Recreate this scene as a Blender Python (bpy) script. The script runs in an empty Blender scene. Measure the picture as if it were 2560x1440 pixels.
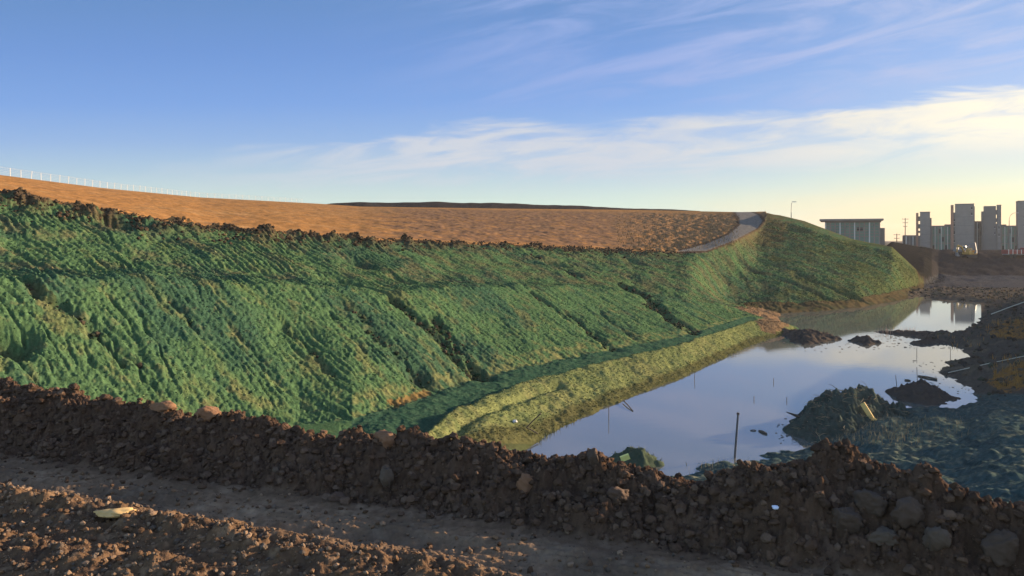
import bpy, bmesh, math, random
import numpy as np
from mathutils import Vector, Matrix

R = math.radians
SC = bpy.context.scene
COL = SC.collection
random.seed(7)
RNG = np.random.default_rng(11)

# ------------------------------------------------------------------ camera
F_PX, HOR, CX, CAM_H = 1860.0, 595.0, 1280.0, 10.0
cam_d = bpy.data.cameras.new("camera")
cam = bpy.data.objects.new("camera", cam_d); COL.objects.link(cam)
cam.location = (0, 0, CAM_H); cam.rotation_euler = (R(90), 0, 0)
cam_d.sensor_width = 36.0; cam_d.lens = 36.0 * F_PX / 2560.0
cam_d.shift_y = -(720.0 - HOR) / 2560.0
cam_d.clip_start = 0.1; cam_d.clip_end = 8000
SC.camera = cam

# ------------------------------------------------------------------ light
SUN_AZ, SUN_EL = 66.0, 12.0            # degrees right of the view axis, above the horizon
SUN_STRENGTH, SKY_STRENGTH, EXPOSURE = 5.0, 0.066, 1.6
sv = Vector((math.sin(R(SUN_AZ)) * math.cos(R(SUN_EL)), math.cos(R(SUN_AZ)) * math.cos(R(SUN_EL)), math.sin(R(SUN_EL))))
sun_d = bpy.data.lights.new("sun", "SUN")
sun_d.energy = SUN_STRENGTH; sun_d.angle = R(0.5); sun_d.color = (1.0, 0.74, 0.46)
sun = bpy.data.objects.new("sun", sun_d); COL.objects.link(sun)
sun.location = (60, 30, 60)
sun.rotation_euler = (-sv).to_track_quat('-Z', 'Y').to_euler()

class NT:
    """small helper around a node tree"""
    def __init__(s, tree):
        s.t = tree; s.n = tree.nodes; s.l = tree.links
    def add(s, typ, **kw):
        n = s.n.new(typ)
        for k, v in kw.items():
            setattr(n, k, v)
        return n
    def link(s, a, b): s.l.new(a, b)
    def val(s, sock, v):
        if isinstance(v, bpy.types.NodeSocket): s.l.new(v, sock)
        elif isinstance(v, (tuple, list)) and len(v) == 3 and sock.type == 'RGBA': sock.default_value = (*v, 1)
        else: sock.default_value = v
    def math(s, op, a, b=None, c=None, clamp=False):
        n = s.n.new('ShaderNodeMath'); n.operation = op; n.use_clamp = clamp
        s.val(n.inputs[0], a)
        if b is not None: s.val(n.inputs[1], b)
        if c is not None: s.val(n.inputs[2], c)
        return n.outputs[0]
    def ramp(s, x, a, b, c=0.0, d=1.0, smooth=True):
        n = s.n.new('ShaderNodeMapRange')
        n.interpolation_type = 'SMOOTHSTEP' if smooth else 'LINEAR'
        s.val(n.inputs[0], x); s.val(n.inputs[1], a); s.val(n.inputs[2], b); s.val(n.inputs[3], c); s.val(n.inputs[4], d)
        return n.outputs[0]
    def mix(s, f, a, b, blend='MIX'):
        n = s.n.new('ShaderNodeMix'); n.data_type = 'RGBA'; n.blend_type = blend
        s.val(n.inputs[0], f); s.val(n.inputs[6], a); s.val(n.inputs[7], b)
        return n.outputs[2]
    def noise(s, vec, scale, detail=3, rough=0.5, dist=0.0):
        n = s.n.new('ShaderNodeTexNoise')
        if vec is not None: s.l.new(vec, n.inputs['Vector'])
        n.inputs['Scale'].default_value = scale; n.inputs['Detail'].default_value = detail
        n.inputs['Roughness'].default_value = rough; n.inputs['Distortion'].default_value = dist
        return n.outputs[0]
    def vec(s, x, y, z=0.0):
        n = s.n.new('ShaderNodeCombineXYZ')
        s.val(n.inputs[0], x); s.val(n.inputs[1], y); s.val(n.inputs[2], z)
        return n.outputs[0]

world = bpy.data.worlds.new("World"); SC.world = world; world.use_nodes = True
W = NT(world.node_tree)
for n in list(W.n): W.n.remove(n)
w_out = W.add('ShaderNodeOutputWorld'); w_bg = W.add('ShaderNodeBackground')
w_bg.inputs[1].default_value = SKY_STRENGTH
sky = W.add('ShaderNodeTexSky', sky_type='NISHITA')
sky.sun_disc = False; sky.sun_elevation = R(SUN_EL); sky.sun_rotation = R(SUN_AZ)
sky.altitude = 100; sky.air_density = 1.0; sky.dust_density = 1.0; sky.ozone_density = 1.6
tc = W.add('ShaderNodeTexCoord'); sp = W.add('ShaderNodeSeparateXYZ'); W.link(tc.outputs['Generated'], sp.inputs[0])
yy = W.math('MAXIMUM', sp.outputs[1], 0.12)
ca = W.math('DIVIDE', sp.outputs[0], yy); cb = W.math('DIVIDE', sp.outputs[2], yy)
# long streaks, tilted up to the right
al = W.math('ADD', W.math('MULTIPLY', ca, 0.97), W.math('MULTIPLY', cb, 0.24))
ac = W.math('SUBTRACT', W.math('MULTIPLY', cb, 0.97), W.math('MULTIPLY', ca, 0.20))
streak = W.noise(W.vec(W.math('MULTIPLY', al, 3.4), W.math('MULTIPLY', ac, 26.0), 3.1), 1.0, 6, 0.62, 0.8)
fine = W.noise(W.vec(W.math('MULTIPLY', ca, 4.0), W.math('MULTIPLY', cb, 30.0), 8.2), 1.0, 5, 0.6, 0.5)
puff = W.noise(W.vec(W.math('MULTIPLY', ca, 3.0), W.math('MULTIPLY', cb, 13.0), 1.7), 1.0, 5, 0.55, 0.4)
# clear sky by height: cool side and sunward side
def stops(x, lst):
    n = W.add('ShaderNodeValToRGB'); W.link(x, n.inputs[0]); e = n.color_ramp.elements
    while len(e) < len(lst): e.new(.5)
    for q, (p, c) in zip(e, lst): q.position = p; q.color = (*[v / 6 for v in c], 1)
    m = W.add('ShaderNodeVectorMath', operation='SCALE'); W.link(n.outputs[0], m.inputs[0]); m.inputs[3].default_value = 6.0
    return m.outputs[0]
hgt = W.math('MULTIPLY', cb, 1.0, clamp=True)
cool = stops(hgt, [(0.0, (3.0, 3.7, 3.3)), (.05, (2.6, 3.35, 3.3)), (.09, (1.8, 2.55, 3.4)), (.13, (1.2, 1.95, 3.55)), (.18, (.78, 1.55, 3.55)), (.25, (.60, 1.28, 3.15)), (.33, (.50, 1.12, 2.6)), (.8, (.25, .75, 2.0))])
warm = stops(hgt, [(0.0, (4.4, 2.9, 1.75)), (.04, (4.0, 3.3, 2.2)), (.075, (2.9, 3.2, 2.7)), (.12, (2.0, 2.6, 3.2)), (.17, (1.3, 1.95, 3.45)), (.25, (1.0, 1.72, 3.5)), (.40, (.6, 1.3, 2.9))])
wside = W.math('ADD', ca, W.math('MULTIPLY', W.math('SUBTRACT', fine, .5), .25))
clear = W.mix(W.ramp(wside, .10, .66), cool, warm)
nis = W.add('ShaderNodeVectorMath', operation='SCALE'); W.link(sky.outputs[0], nis.inputs[0]); nis.inputs[3].default_value = 2.0
front = W.ramp(sp.outputs[1], 0.0, 0.35, 0.0, 0.90)
sky_c = W.mix(front, nis.outputs[0], clear)
# main bank of cloud: upper rim rises to the right
rim0 = W.math('MULTIPLY_ADD', W.math('POWER', W.math('MAXIMUM', W.math('ADD', ca, .55), 0.0), 0.8), 0.085, 0.098)
rim = W.math('ADD', rim0, W.math('ADD', W.math('MULTIPLY', W.math('SUBTRACT', puff, 0.5), 0.085), W.math('MULTIPLY', W.math('SUBTRACT', fine, 0.5), 0.055)))
up = W.ramp(W.math('SUBTRACT', rim, cb), -0.002, 0.014)
lowrim = W.math('ADD', W.math('MULTIPLY_ADD', ca, 0.060, 0.070), W.math('MULTIPLY', W.math('SUBTRACT', fine, 0.5), 0.05))
low = W.ramp(W.math('SUBTRACT', cb, lowrim), -0.03, 0.035)
side = W.ramp(ca, -0.52, -0.02, 0.10, 1.0)
wisp = W.noise(W.vec(W.math('MULTIPLY', ca, 5.5), W.math('SUBTRACT', W.math('MULTIPLY', cb, 34.0), W.math('MULTIPLY', ca, 3.5)), 4.4), 1.0, 6, 0.62, 0.9)
bank = W.math('MULTIPLY', W.math('MULTIPLY', W.math('MULTIPLY', up, W.ramp(wisp, .36, .60, .22, 1.0)), low), W.math('MULTIPLY', side, W.ramp(W.math('ADD', W.math('MULTIPLY', fine, .6), W.math('MULTIPLY', puff, .4)), 0.34, 0.54, 0.45, 1.0)))
cirr_zone = W.math('MULTIPLY', W.ramp(W.math('MULTIPLY_ADD', cb, 0.5, ca), -0.15, 0.30), W.ramp(W.math('SUBTRACT', cb, rim), -0.005, 0.04))
cirr = W.math('MULTIPLY', W.ramp(streak, 0.38, 0.70), cirr_zone)
sunward = W.ramp(ca, 0.10, 0.70)
bank_c = W.mix(sunward, (3.2, 3.4, 3.75), (4.9, 4.6, 3.9))
cirr_c = W.mix(sunward, (1.75, 2.3, 4.0), (2.8, 3.1, 4.2))
sky_c = W.mix(W.math('MULTIPLY', cirr, 0.85), sky_c, cirr_c)
sky_c = W.mix(W.math('MULTIPLY', bank, 1.0), sky_c, bank_c)
corner = W.math('MULTIPLY', W.ramp(ca, .38, .72), W.math('MULTIPLY', up, W.ramp(W.math('SUBTRACT', cb, W.math('MULTIPLY_ADD', ca, .05, .085)), -.01, .03)))
sky_c = W.mix(W.math('MULTIPLY', corner, W.ramp(wisp, .25, .6, .25, .75)), sky_c, (5.5, 5.1, 4.1))
sc2 = W.add('ShaderNodeVectorMath', operation='SCALE'); W.link(sky_c, sc2.inputs[0]); sc2.inputs[3].default_value = 1.0
sky_c = sc2.outputs[0]
W.link(sky_c, w_bg.inputs[0]); W.link(w_bg.outputs[0], w_out.inputs[0])

SC.view_settings.view_transform = 'Standard'; SC.view_settings.look = 'None'
SC.view_settings.exposure = EXPOSURE; SC.view_settings.gamma = 1.0; SC.view_settings.use_curve_mapping = False
SC.cycles.max_bounces = 5; SC.cycles.diffuse_bounces = 2; SC.cycles.glossy_bounces = 3

# ------------------------------------------------------------------ noise
def _hash(ix, iy, seed):
    h = (ix.astype(np.int64) * 374761393 + iy.astype(np.int64) * 668265263 + seed * 974634777) & 0xFFFFFFFF
    h = ((h ^ (h >> 13)) * 1274126177) & 0xFFFFFFFF
    return (h ^ (h >> 16)) & 0xFFFFFFFF
_GA = np.linspace(0, 2 * np.pi, 64, endpoint=False)
_GX, _GY = np.cos(_GA).astype(np.float32), np.sin(_GA).astype(np.float32)
def pn(x, y, seed=0):
    x = np.asarray(x, np.float32); y = np.asarray(y, np.float32)
    ix = np.floor(x); iy = np.floor(y); fx = x - ix; fy = y - iy
    u = fx * fx * fx * (fx * (fx * 6 - 15) + 10); v = fy * fy * fy * (fy * (fy * 6 - 15) + 10)
    def g(dx, dy):
        h = _hash(ix + dx, iy + dy, seed) & 63
        return _GX[h] * (fx - dx) + _GY[h] * (fy - dy)
    a = g(0, 0); b = g(1, 0); c = g(0, 1); d = g(1, 1)
    return 1.5 * ((a + u * (b - a)) * (1 - v) + (c + u * (d - c)) * v)
def fbm(x, y, octs=4, seed=0, gain=0.5):
    r = 0; amp = 1.0; f = 1.0
    for k in range(octs):
        r = r + amp * pn(x * f + 13.7 * k, y * f - 7.1 * k, seed + k); amp *= gain; f *= 2.03
    return r
def sstep(x, a, b):
    t = np.clip((x - a) / (b - a), 0, 1); return t * t * (3 - 2 * t)

# ------------------------------------------------------------------ terrain: profile lines traced along each bearing
def e_of(py): return (py - HOR) / F_PX
def wp(px, py, z=None, Y=None):
    """photo bearing -> world point on a level z or at a distance Y"""
    e = e_of(py)
    if Y is None: Y = (CAM_H - z) / e
    else: z = CAM_H - e * Y
    return Vector(((px - CX) / F_PX * Y, Y, z))
def line(pts):
    """pts: (px, py, 'z', v) / (px, py, 'Y', v) / (px, None, Y, z)"""
    P, iY, Z = [], [], []
    for p in pts:
        if p[1] is None: Y, z = p[2], p[3]
        else:
            q = wp(p[0], p[1], **{p[2]: p[3]}); Y, z = q.y, q.z
        P.append(p[0]); iY.append(1 / Y); Z.append((CAM_H - z) / Y)
    return np.array(P, float), np.array(iY), np.array(Z)
def ev(l, px):
    iy = np.interp(px, l[0], l[1]); e = np.interp(px, l[0], l[2]); Y = 1 / iy
    return Y, CAM_H - e * Y

L_R = line([(-700,1050,'z',6),(0,1137,'z',6),(600,1215,'z',6),(1200,1300,'z',6),(1500,1345,'z',6),(1860,1400,'z',6),(2560,1500,'z',6),(3300,1620,'z',6)])
L_K = line([(-700,890,'z',6.9),(0,953,'z',6.85),(250,992,'z',6.8),(500,1031,'z',6.75),(800,1074,'z',6.7),(1080,1104,'z',6.68),(1200,1121,'z',6.65),(1500,1148,'z',6.65),(1650,1172,'z',6.6),
            (1760,1196,'z',6.55),(1850,1165,'z',6.85),(1950,1160,'z',6.95),(2100,1128,'z',7.05),(2180,1145,'z',7.05),(2250,1180,'z',7.0),(2350,1212,'z',6.95),(2450,1250,'z',6.85),(2560,1278,'z',6.8),(3300,1430,'z',6.7)])
L_B = line([(-700,None,16,1),(0,None,21,1),(500,None,26,.9),(900,None,28.5,.9),(1080,None,28,.9),(1300,None,28,.3),(1400,None,28,-.1),(1700,None,29,.5),(1850,None,27,1.2),(2050,None,24,2.2),
            (2200,None,21,3.2),(2400,None,19.5,3.7),(2560,None,16,4.6),(3300,None,14,4.8)])
L_S = line([(-700,None,17.5,1),(0,None,22,1),(500,None,27.5,.95),(900,None,31,.95),(1080,None,29.5,.9),(1300,None,32,-.3),(1400,None,31,-.4),(1700,None,32.5,-.3),(1850,None,35,-.3),(2050,None,37,-.3),
            (2200,None,45,-.3),(2400,None,46.0,-.3),(2470,None,44.5,.3),(2560,None,43,.5),(3300,None,43,2)])
L_W = line([(-700,None,18,1),(0,None,22.5,1),(500,None,28,1),(900,None,33.5,1),(1080,None,31,.95),(1200,None,33,.9),(1345,1104,'z',0),(1400,1070,'z',0),(1451,1047,'z',0),(1557,1001,'z',0),(1700,946,'z',0),(1860,870,'z',0),
            (1950,838,'z',0),(1990,825,'z',0),(2010,None,80,-.4),(2400,None,70,-.4),(2560,None,60,.7),(3300,None,60,2.2)])
L_T = line([(-700,None,18.5,1.05),(0,None,23,1.1),(500,None,28.8,1.1),(900,None,34,1.1),(1060,1095,'z',1.5),(1085,1066,'z',1.5),(1140,1024,'z',1.5),(1241,979,'z',1.5),(1330,949,'z',1.5),(1451,917,'z',1.5),(1698,859,'z',1.45),(1890,798,'z',1.3),(1950,803,'z',1.0),
            (1990,818,'z',.3),(2010,None,81.5,-.4),(2400,None,75,-.4),(2560,None,70,.8),(3300,None,65,2.3)])
L_F = line([(-700,None,19.3,1.2),(0,None,24.5,1.3),(250,None,27,1.3),(500,None,30.5,1.3),(750,None,34.8,1.3),(880,1048,'z',1.3),(1200,942,'z',1.3),(1450,888,'z',1.3),(1700,840,'z',1.3),(1870,790,'z',1.3),
            (1950,None,84,.6),(2000,None,85,-.4),(2400,None,82,-.4),(2560,None,78,.8),(3300,None,70,2.4)])
L_M = line([(-700,None,27,8.6),(0,690,'Y',33.4),(250,690,'Y',37),(500,697,'Y',41.1),(750,712,'Y',45.9),(980,730,'Y',51),(1120,715,'Y',57),(1280,715,'Y',63.4),(1500,722,'Y',73),(1700,750,'Y',79),(1850,776,'Y',86),
            (1950,None,88,0),(2000,None,88,-.4),(2400,None,88,-.4),(2560,None,88,.8),(3300,None,85,2.5)])
L_FW = line([(1850,762,'Y',100),(1950,783,'z',0),(2050,778,'z',0),(2150,768,'z',0),(2250,750,'z',0),(2300,740,'z',0),(2350,752,'z',0),(2460,757,'z',0),(2500,None,108,.3),(2560,None,106,.8),(3300,None,106,2.8)])
L_FF = line([(1850,757,'Y',103),(1950,757,'z',1),(2050,752,'z',1),(2140,746,'z',1),(2230,730,'z',1),(2300,712,'z',.9),(2345,705,'z',.5),(2560,702,'z',.6),(3300,690,'z',1.5)])
L_C = line([(-700,400,'Y',40),(0,486,'Y',47),(150,512,'Y',48.5),(300,536,'Y',50.5),(560,576,'Y',54.5),(700,584,'Y',58),(850,597,'Y',63),(1000,605,'Y',69),(1280,615,'Y',86),(1500,627,'Y',98),(1690,634,'Y',108),
            (1760,626,'Y',113),(1830,603,'Y',122),(1893,572,'Y',148),(1909,553,'Y',158),(1918,531,'Y',168),(1950,535,'Y',168),(2010,549,'Y',164),(2130,594,'Y',154),(2230,615,'Y',147),(2310,690,'Y',143),(2345,690,'z',1),(2560,690,'z',1),(3300,680,'z',2)])
L_P = line([(-700,None,100,10+.137*100),(0,437,'Y',120),(250,469,'Y',150),(500,493,'Y',200),(800,509,'Y',250),(900,516,'Y',250),(1280,521,'Y',250),(1600,524,'Y',240),(1750,527,'Y',225),(1850,529,'Y',205),(1915,528,'Y',205),
            (1960,None,205,4),(2180,None,205,5),(2230,603,'Y',204),(2330,622,'Y',200),(2420,628,'Y',198),(2560,622,'Y',200),(3300,600,'Y',200)])
L_D = line([(-700,None,290,9),(650,None,300,22),(780,510,'Y',300),(900,503,'Y',300),(1100,503,'Y',300),(1280,506,'Y',300),(1560,517,'Y',300),(1750,527,'Y',300),(1850,None,300,14),(1950,None,300,5),(3300,None,300,5)])

def profile(px):
    """all profile lines for bearings px -> arrays (nline, ncol)"""
    px = np.asarray(px, float); o = np.ones_like(px); Ys, Zs = [], []
    def put(Y, z): Ys.append(Y * o); Zs.append(z * o)
    put(2.5, 6.0)                                   # 0
    put(*ev(L_R, px))                               # 1 berm foot, road side
    KY, KZ = ev(L_K, px); put(KY, KZ)               # 2 berm crest
    put(KY + 2.2, 5.5)                              # 3 berm outer foot
    put(*ev(L_B, px))                               # 4 pit side foot
    SY, SZ = ev(L_S, px); put(SY, SZ)               # 5 near shore
    WY, WZ = ev(L_W, px)
    bed = sstep(px, 1250, 1400) * (1 - sstep(px, 2380, 2520))
    put(SY + .5 * (np.maximum(WY, SY + .1) - SY), (SZ + WZ) / 2 - 1.0 * bed)   # 6 pond bed
    put(WY, WZ)                                     # 7 dike waterline
    TY, TZ = ev(L_T, px); TY = TY * (1 + .010 * fbm(px / 90, px * 0, 2, 47)); put(TY, TZ)               # 8 dike lip
    FY, FZ = ev(L_F, px);
    dd = sstep(px, 900, 1100) * (1 - sstep(px, 1850, 1950))
    put(TY + .22 * np.maximum(FY - TY, .2), TZ + (FZ - TZ) * .22 - .45 * dd)    # 9 ditch
    put(FY, FZ)                                     # 10 slope foot
    MY, MZ = ev(L_M, px); put(MY, MZ)               # 11 mid bench, front
    bw = 2.6 * (1 - sstep(px, 1500, 1800)) + .8
    M2Y, M2Z = MY + bw, MZ + .12 * (px < 1900); put(M2Y, M2Z)                   # 12 mid bench, back
    CY, CZ = ev(L_C, px)
    t = sstep(px, 1720, 1850)
    fwY, fwZ = ev(L_FW, px); ffY, ffZ = ev(L_FF, px)
    put((M2Y + (CY - M2Y) * .35) * (1 - t) + fwY * t, (M2Z + (CZ - M2Z) * .35) * (1 - t) + fwZ * t)   # 13 far waterline
    put((M2Y + (CY - M2Y) * .65) * (1 - t) + ffY * t, (M2Z + (CZ - M2Z) * .65) * (1 - t) + ffZ * t)   # 14 far foot
    put(CY, CZ)                                     # 15 crest
    PY, PZ = ev(L_P, px)
    h = sstep(px, 1915, 1945) * (1 - sstep(px, 2310, 2345))
    put(CY + 14, (CZ + (PZ - CZ) * 14 / np.maximum(PY - CY, 15)) * (1 - h) + np.maximum(3, CZ - 7) * h)   # 16 just behind
    put(PY, PZ)                                     # 17 field skyline
    put(PY + 20, PZ - 5.0 * (px < 1890) - 1.0)      # 18 dip
    put(*ev(L_D, px))                               # 19 dark ridge
    put(420, 4.8); put(1400, 4.0)                   # 20, 21
    Ys = np.array(Ys); Zs = np.array(Zs)
    for k in range(1, len(Ys)): Ys[k] = np.maximum(Ys[k], Ys[k - 1] + .05)
    return Ys, Zs

NCOL = 1180
PX = np.linspace(-360, 2980, NCOL)
def geo(a, b, step):
    n = max(2, int(math.log(b / a) / step)); return np.geomspace(a, b, n, endpoint=False)
YR = np.concatenate([geo(3, 7.2, .02), geo(7.2, 20, .0031), geo(20, 100, .0023), geo(100, 150, .0023), geo(150, 310, .004), geo(310, 1400, .06), [1400.0]])
NROW = len(YR)
LY, LZ = profile(PX)
Z0 = np.empty((NROW, NCOL)); SEG = np.empty((NROW, NCOL), np.float32)
idx = np.arange(len(LY))
for j in range(NCOL):
    Z0[:, j] = np.interp(YR, LY[:, j], LZ[:, j]); SEG[:, j] = np.interp(YR, LY[:, j], idx)
def soften(a, n):
    for _ in range(n):
        b = a.copy(); b[1:-1] = .25 * a[:-2] + .5 * a[1:-1] + .25 * a[2:]; a = b
    return a
Z0 = soften(Z0, 6)
GX = (PX[None, :] - CX) / F_PX * YR[:, None]; GY = np.repeat(YR[:, None], NCOL, 1)
GPX = np.repeat(PX[None, :], NROW, 0)
Zb = Z0.copy()
def zat(X, Y, A=None):
    A = Z if A is None else A
    p = CX + F_PX * np.asarray(X, float) / np.asarray(Y, float)
    c = np.clip((p - PX[0]) / (PX[1] - PX[0]), 0, NCOL - 1.001)
    r = np.clip(np.interp(Y, YR, np.arange(NROW)), 0, NROW - 1.001)
    i = r.astype(int); j = c.astype(int); fi = r - i; fj = c - j
    return (A[i, j] * (1 - fj) + A[i, j + 1] * fj) * (1 - fi) + (A[i + 1, j] * (1 - fj) + A[i + 1, j + 1] * fj) * fi
def hit(px, py, y0=19.0):
    """where the sight line over bearing px, py first meets the base terrain"""
    col = int(np.clip(round((px - PX[0]) / (PX[1] - PX[0])), 0, NCOL - 1)); e = e_of(py)
    ok = np.where((YR >= y0) & (Zb[:, col] >= CAM_H - e * YR))[0]
    Y = YR[ok[0]] if len(ok) else 100.0
    return ((px - CX) / F_PX * Y, Y)
def seg_dist(X, Y, pts):
    best = np.full(X.shape, 1e9); side = np.zeros(X.shape)
    for (x0, y0), (x1, y1) in zip(pts[:-1], pts[1:]):
        dx, dy = x1 - x0, y1 - y0; L2 = dx * dx + dy * dy + 1e-9
        t = np.clip(((X - x0) * dx + (Y - y0) * dy) / L2, 0, 1)
        best = np.minimum(best, np.hypot(X - x0 - t * dx, Y - y0 - t * dy))
    return best
def inside(X, Y, poly):
    r = np.zeros(X.shape, bool); n = len(poly)
    for i in range(n):
        x0, y0 = poly[i]; x1, y1 = poly[(i + 1) % n]
        if y0 == y1: continue
        r ^= ((y0 > Y) != (y1 > Y)) & (X < (x1 - x0) * (Y - y0) / (y1 - y0) + x0)
    return r
def band(a, b): return (SEG >= a) & (SEG < b)
def win(a, b, f=.15): return sstep(SEG, a, a + f) * (1 - sstep(SEG, b - f, b))
def land_poly(pts, slope, cap, rag=.9):
    """a low bank of land with the traced waterline"""
    q = [tuple(wp(x, y, z=0)[:2]) for x, y in pts]
    X0, X1 = min(p[0] for p in q) - 8, max(p[0] for p in q) + 8; Y0, Y1 = min(p[1] for p in q) - 8, max(p[1] for p in q) + 8
    m = (GX > X0) & (GX < X1) & (GY > Y0) & (GY < Y1); x, y = GX[m], GY[m]
    d = seg_dist(x, y, q + q[:1]); d = np.where(inside(x, y, q), d, -d) + rag * .5 * fbm(x / 1.5, y / 2.2, 4, 51)
    h = np.minimum(cap, slope * d) + (.20 * fbm(x / .9, y / 1.1, 4, 52) + .10 * np.abs(fbm(x / .35, y / .4, 3, 53))) * sstep(d, 0, 1.5)
    Z0[m] = np.where(d > -2, np.maximum(Z0[m], h), Z0[m])

# strike / fall axes of the embankment
TX, TYv = .53, .85
S_ = (GX + 2) * TX + (GY - 46.9) * TYv; U_ = -(GX + 2) * TYv + (GY - 46.9) * TX

# right bank and the mud flats
land_poly([(2900,1030),(2480,1008),(2446,990),(2415,962),(2385,945),(2352,936),(2362,907),(2432,893),(2412,877),(2368,858),(2318,851),(2295,846),(2300,834),(2385,838),(2422,822),(2452,800),(2462,770),(2475,752),(2900,742)], .22, 1.0, 1.3)
land_poly([(2290,716),(2330,748),(2463,757),(2520,765),(2900,760),(2900,700),(2330,700)], .2, .45, .6)
# unseen ridge added right of view, shaped to shade the heap and right bank
rd = seg_dist(GX, GY, [(43, 38), (62, 66), (92, 108)])
Z0 += np.where(GY < 135, (9.4 - .03 * np.clip(GY - 40, 0, 60)) * np.exp(-(rd / 6.5) ** 2), 0)

# gullies washed down the slope
GUL = [([(985,745),(1050,800),(1110,860),(1150,905),(1200,945)], .50, .75), ([(1085,795),(1130,850),(1190,920),(1215,943)], .55, .7), ([(55,690),(120,745),(210,800),(260,850),(300,905)], .24, .42),
       ([(385,715),(450,770),(520,850)], .16, .22), ([(1578,722),(1640,760),(1680,800),(1740,832)], .9, .85), ([(1430,790),(1480,835),(1530,872)], .45, .5), ([(1330,735),(1390,775),(1420,800)], .4, .35),
       ([(1335,638),(1400,668),(1440,690)], .7, .55), ([(2000,690),(2080,720),(2140,742)], 1.0, .8), ([(1960,700),(2030,728),(2060,745)], .8, .6), ([(880,770),(960,850),(1040,930)], .6, .28), ([(700,800),(790,890),(840,950)], .18, .22),
       ([(250,820),(330,900),(390,975)], .16, .2), ([(570,810),(640,890)], .16, .18), ([(1500,780),(1560,830),(1600,855)], .3, .25), ([(2190,625),(2240,660),(2280,695)], .6, .4), ([(820,780),(900,860),(940,905)], .14, .16)]
gul = np.zeros_like(Z0)
reg = band(9.6, 15.2) & (GPX < 2350)
x, y = GX[reg], GY[reg]
wob = .34 * fbm(x / 1.1, y / 1.1, 4, 61)
gx = x + wob; gy = y + .34 * fbm(x / 1.1 + 9, y / 1.1, 4, 62)
acc = np.zeros(x.shape); gm1 = .75 + .5 * (fbm(x / 1.8, y / 1.8, 2, 63) + .5); gm1 = np.clip(gm1, .45, 1.5); gm2 = np.clip(.85 + .7 * fbm(x / 1.4, y / 1.4, 3, 64), .2, 1.4)
for pts, wd, dp in GUL:
    d = seg_dist(gx, gy, [hit(*p) for p in pts])
    acc = np.maximum(acc, dp * np.exp(-(d / (wd * gm1)) ** 2) * gm2)
gul[reg] = acc
pits = np.zeros_like(Z0)
for (px_, py_, ra, dp) in [(15,850,.85,1.0),(60,842,.6,.5),(900,655,1.3,.9),(860,708,1.1,.7),(820,700,.7,.5),(1000,702,1.0,.4),(1590,655,1.4,.6),(1390,655,1.2,.5),(1860,660,2.0,.8),(1845,680,1.6,.8),(1990,575,2.6,.9),(1040,940,1.0,.4),(290,555,1.3,.9)]:
    hx, hy = hit(px_, py_); pits = np.maximum(pits, np.where(np.abs(GY - hy) < 8, dp * np.exp(-(((GX - hx) / ra) ** 2 + ((GY - hy) / (ra * .8)) ** 2) ** 1.5), 0))
Z0 -= gul + pits

# ---- surface relief
slope_m = win(9.8, 15.0, .2) * (GPX < 2360) * np.where(GPX > 1950, SEG > 13.5, True)
reg = (slope_m > 0) ; x, y, s, u = GX[reg], GY[reg], S_[reg], U_[reg]
sw = s + .35 * pn(u / 2.5, s / 3, 71) + .12 * pn(u / .8, s / .8, 72)
low_face = 1 - sstep(SEG[reg], 10.9, 11.1)
wf = sstep(y, 55, 95)
dz = .060 * fbm(sw / .42, u / 2.6, 3, 1) + .10 * fbm(sw / 2.4, u / 5, 3, 3)
dz += -.13 * sstep(1 - np.abs(pn(sw / .75, u / 7, 45)), .86, 1.0) * sstep(pn(s / 2.2, u / 4, 46), -.25, .3) + (1 - wf) * (.050 * fbm(x / .30, y / .30, 3, 2) + .058 * fbm(x / .14, y / .14, 2, 4)) + wf * (.085 * fbm(x / .62, y / .62, 3, 2) + .075 * fbm(x / .33, y / .33, 2, 4))
track = sstep(fbm(s / 9, u / 5, 2, 5), -.15, .3) * (1 - low_face)
dz += .062 * np.sin(2 * np.pi * sw / .46) * (.30 + .9 * track)
dz += (1 - low_face) * .20 * fbm(x / 3.5, y / 3.5, 3, 6)
Z0[reg] += dz * slope_m[reg] 
# heaped soil along the crest
CYc, _ = ev(L_C, PX); ccr = sstep(GPX, -400, 0) * (1 - sstep(GPX, 1640, 1760)) * (.35 + .65 * sstep(fbm(GX / 3.0, GY / 3.0, 2, 11), -.35, .25))
dcr = (GY - CYc[None, :])
lump = .30 + .75 * fbm(GX / 2.2, GY / 2.2, 3, 8) + .35 * fbm(GX / .7, GY / .7, 3, 9)
Z0 += ccr * np.exp(-((dcr + .5) / (1.6 + GY * .012)) ** 2) * (np.clip(lump, -.15, 1.6) * (.55 + .15 * (1 - sstep(GPX, 450, 800))) + .14 * fbm(GX / .32, GY / .32, 3, 10))
# dike, ditch, near shore, net covered ground
m = win(6.9, 10.0, .1) * (GPX > 850) * (GPX < 2000) * (1 - .35 * sstep(SEG, 8.5, 8.9))
Z0 += m * (.05 * fbm(GX / .35, GY / .35, 3, 14) + .10 * fbm(GX / 1.4, GY / 1.4, 3, 15))
m = win(3.0, 5.2, .2)
Z0 += m * (.10 * fbm(GX / .5, GY / .5, 3, 16) + .22 * fbm(GX / 2.5, GY / 2.0, 3, 17))
# dike rut
rut = seg_dist(GX, GY, [hit(*p) for p in [(1130,1085),(1160,1055),(1230,1020),(1330,985),(1400,962)]])
Z0 -= np.where(band(6.8, 9), .22 * np.exp(-(rut / .28) ** 2), 0)
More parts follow.
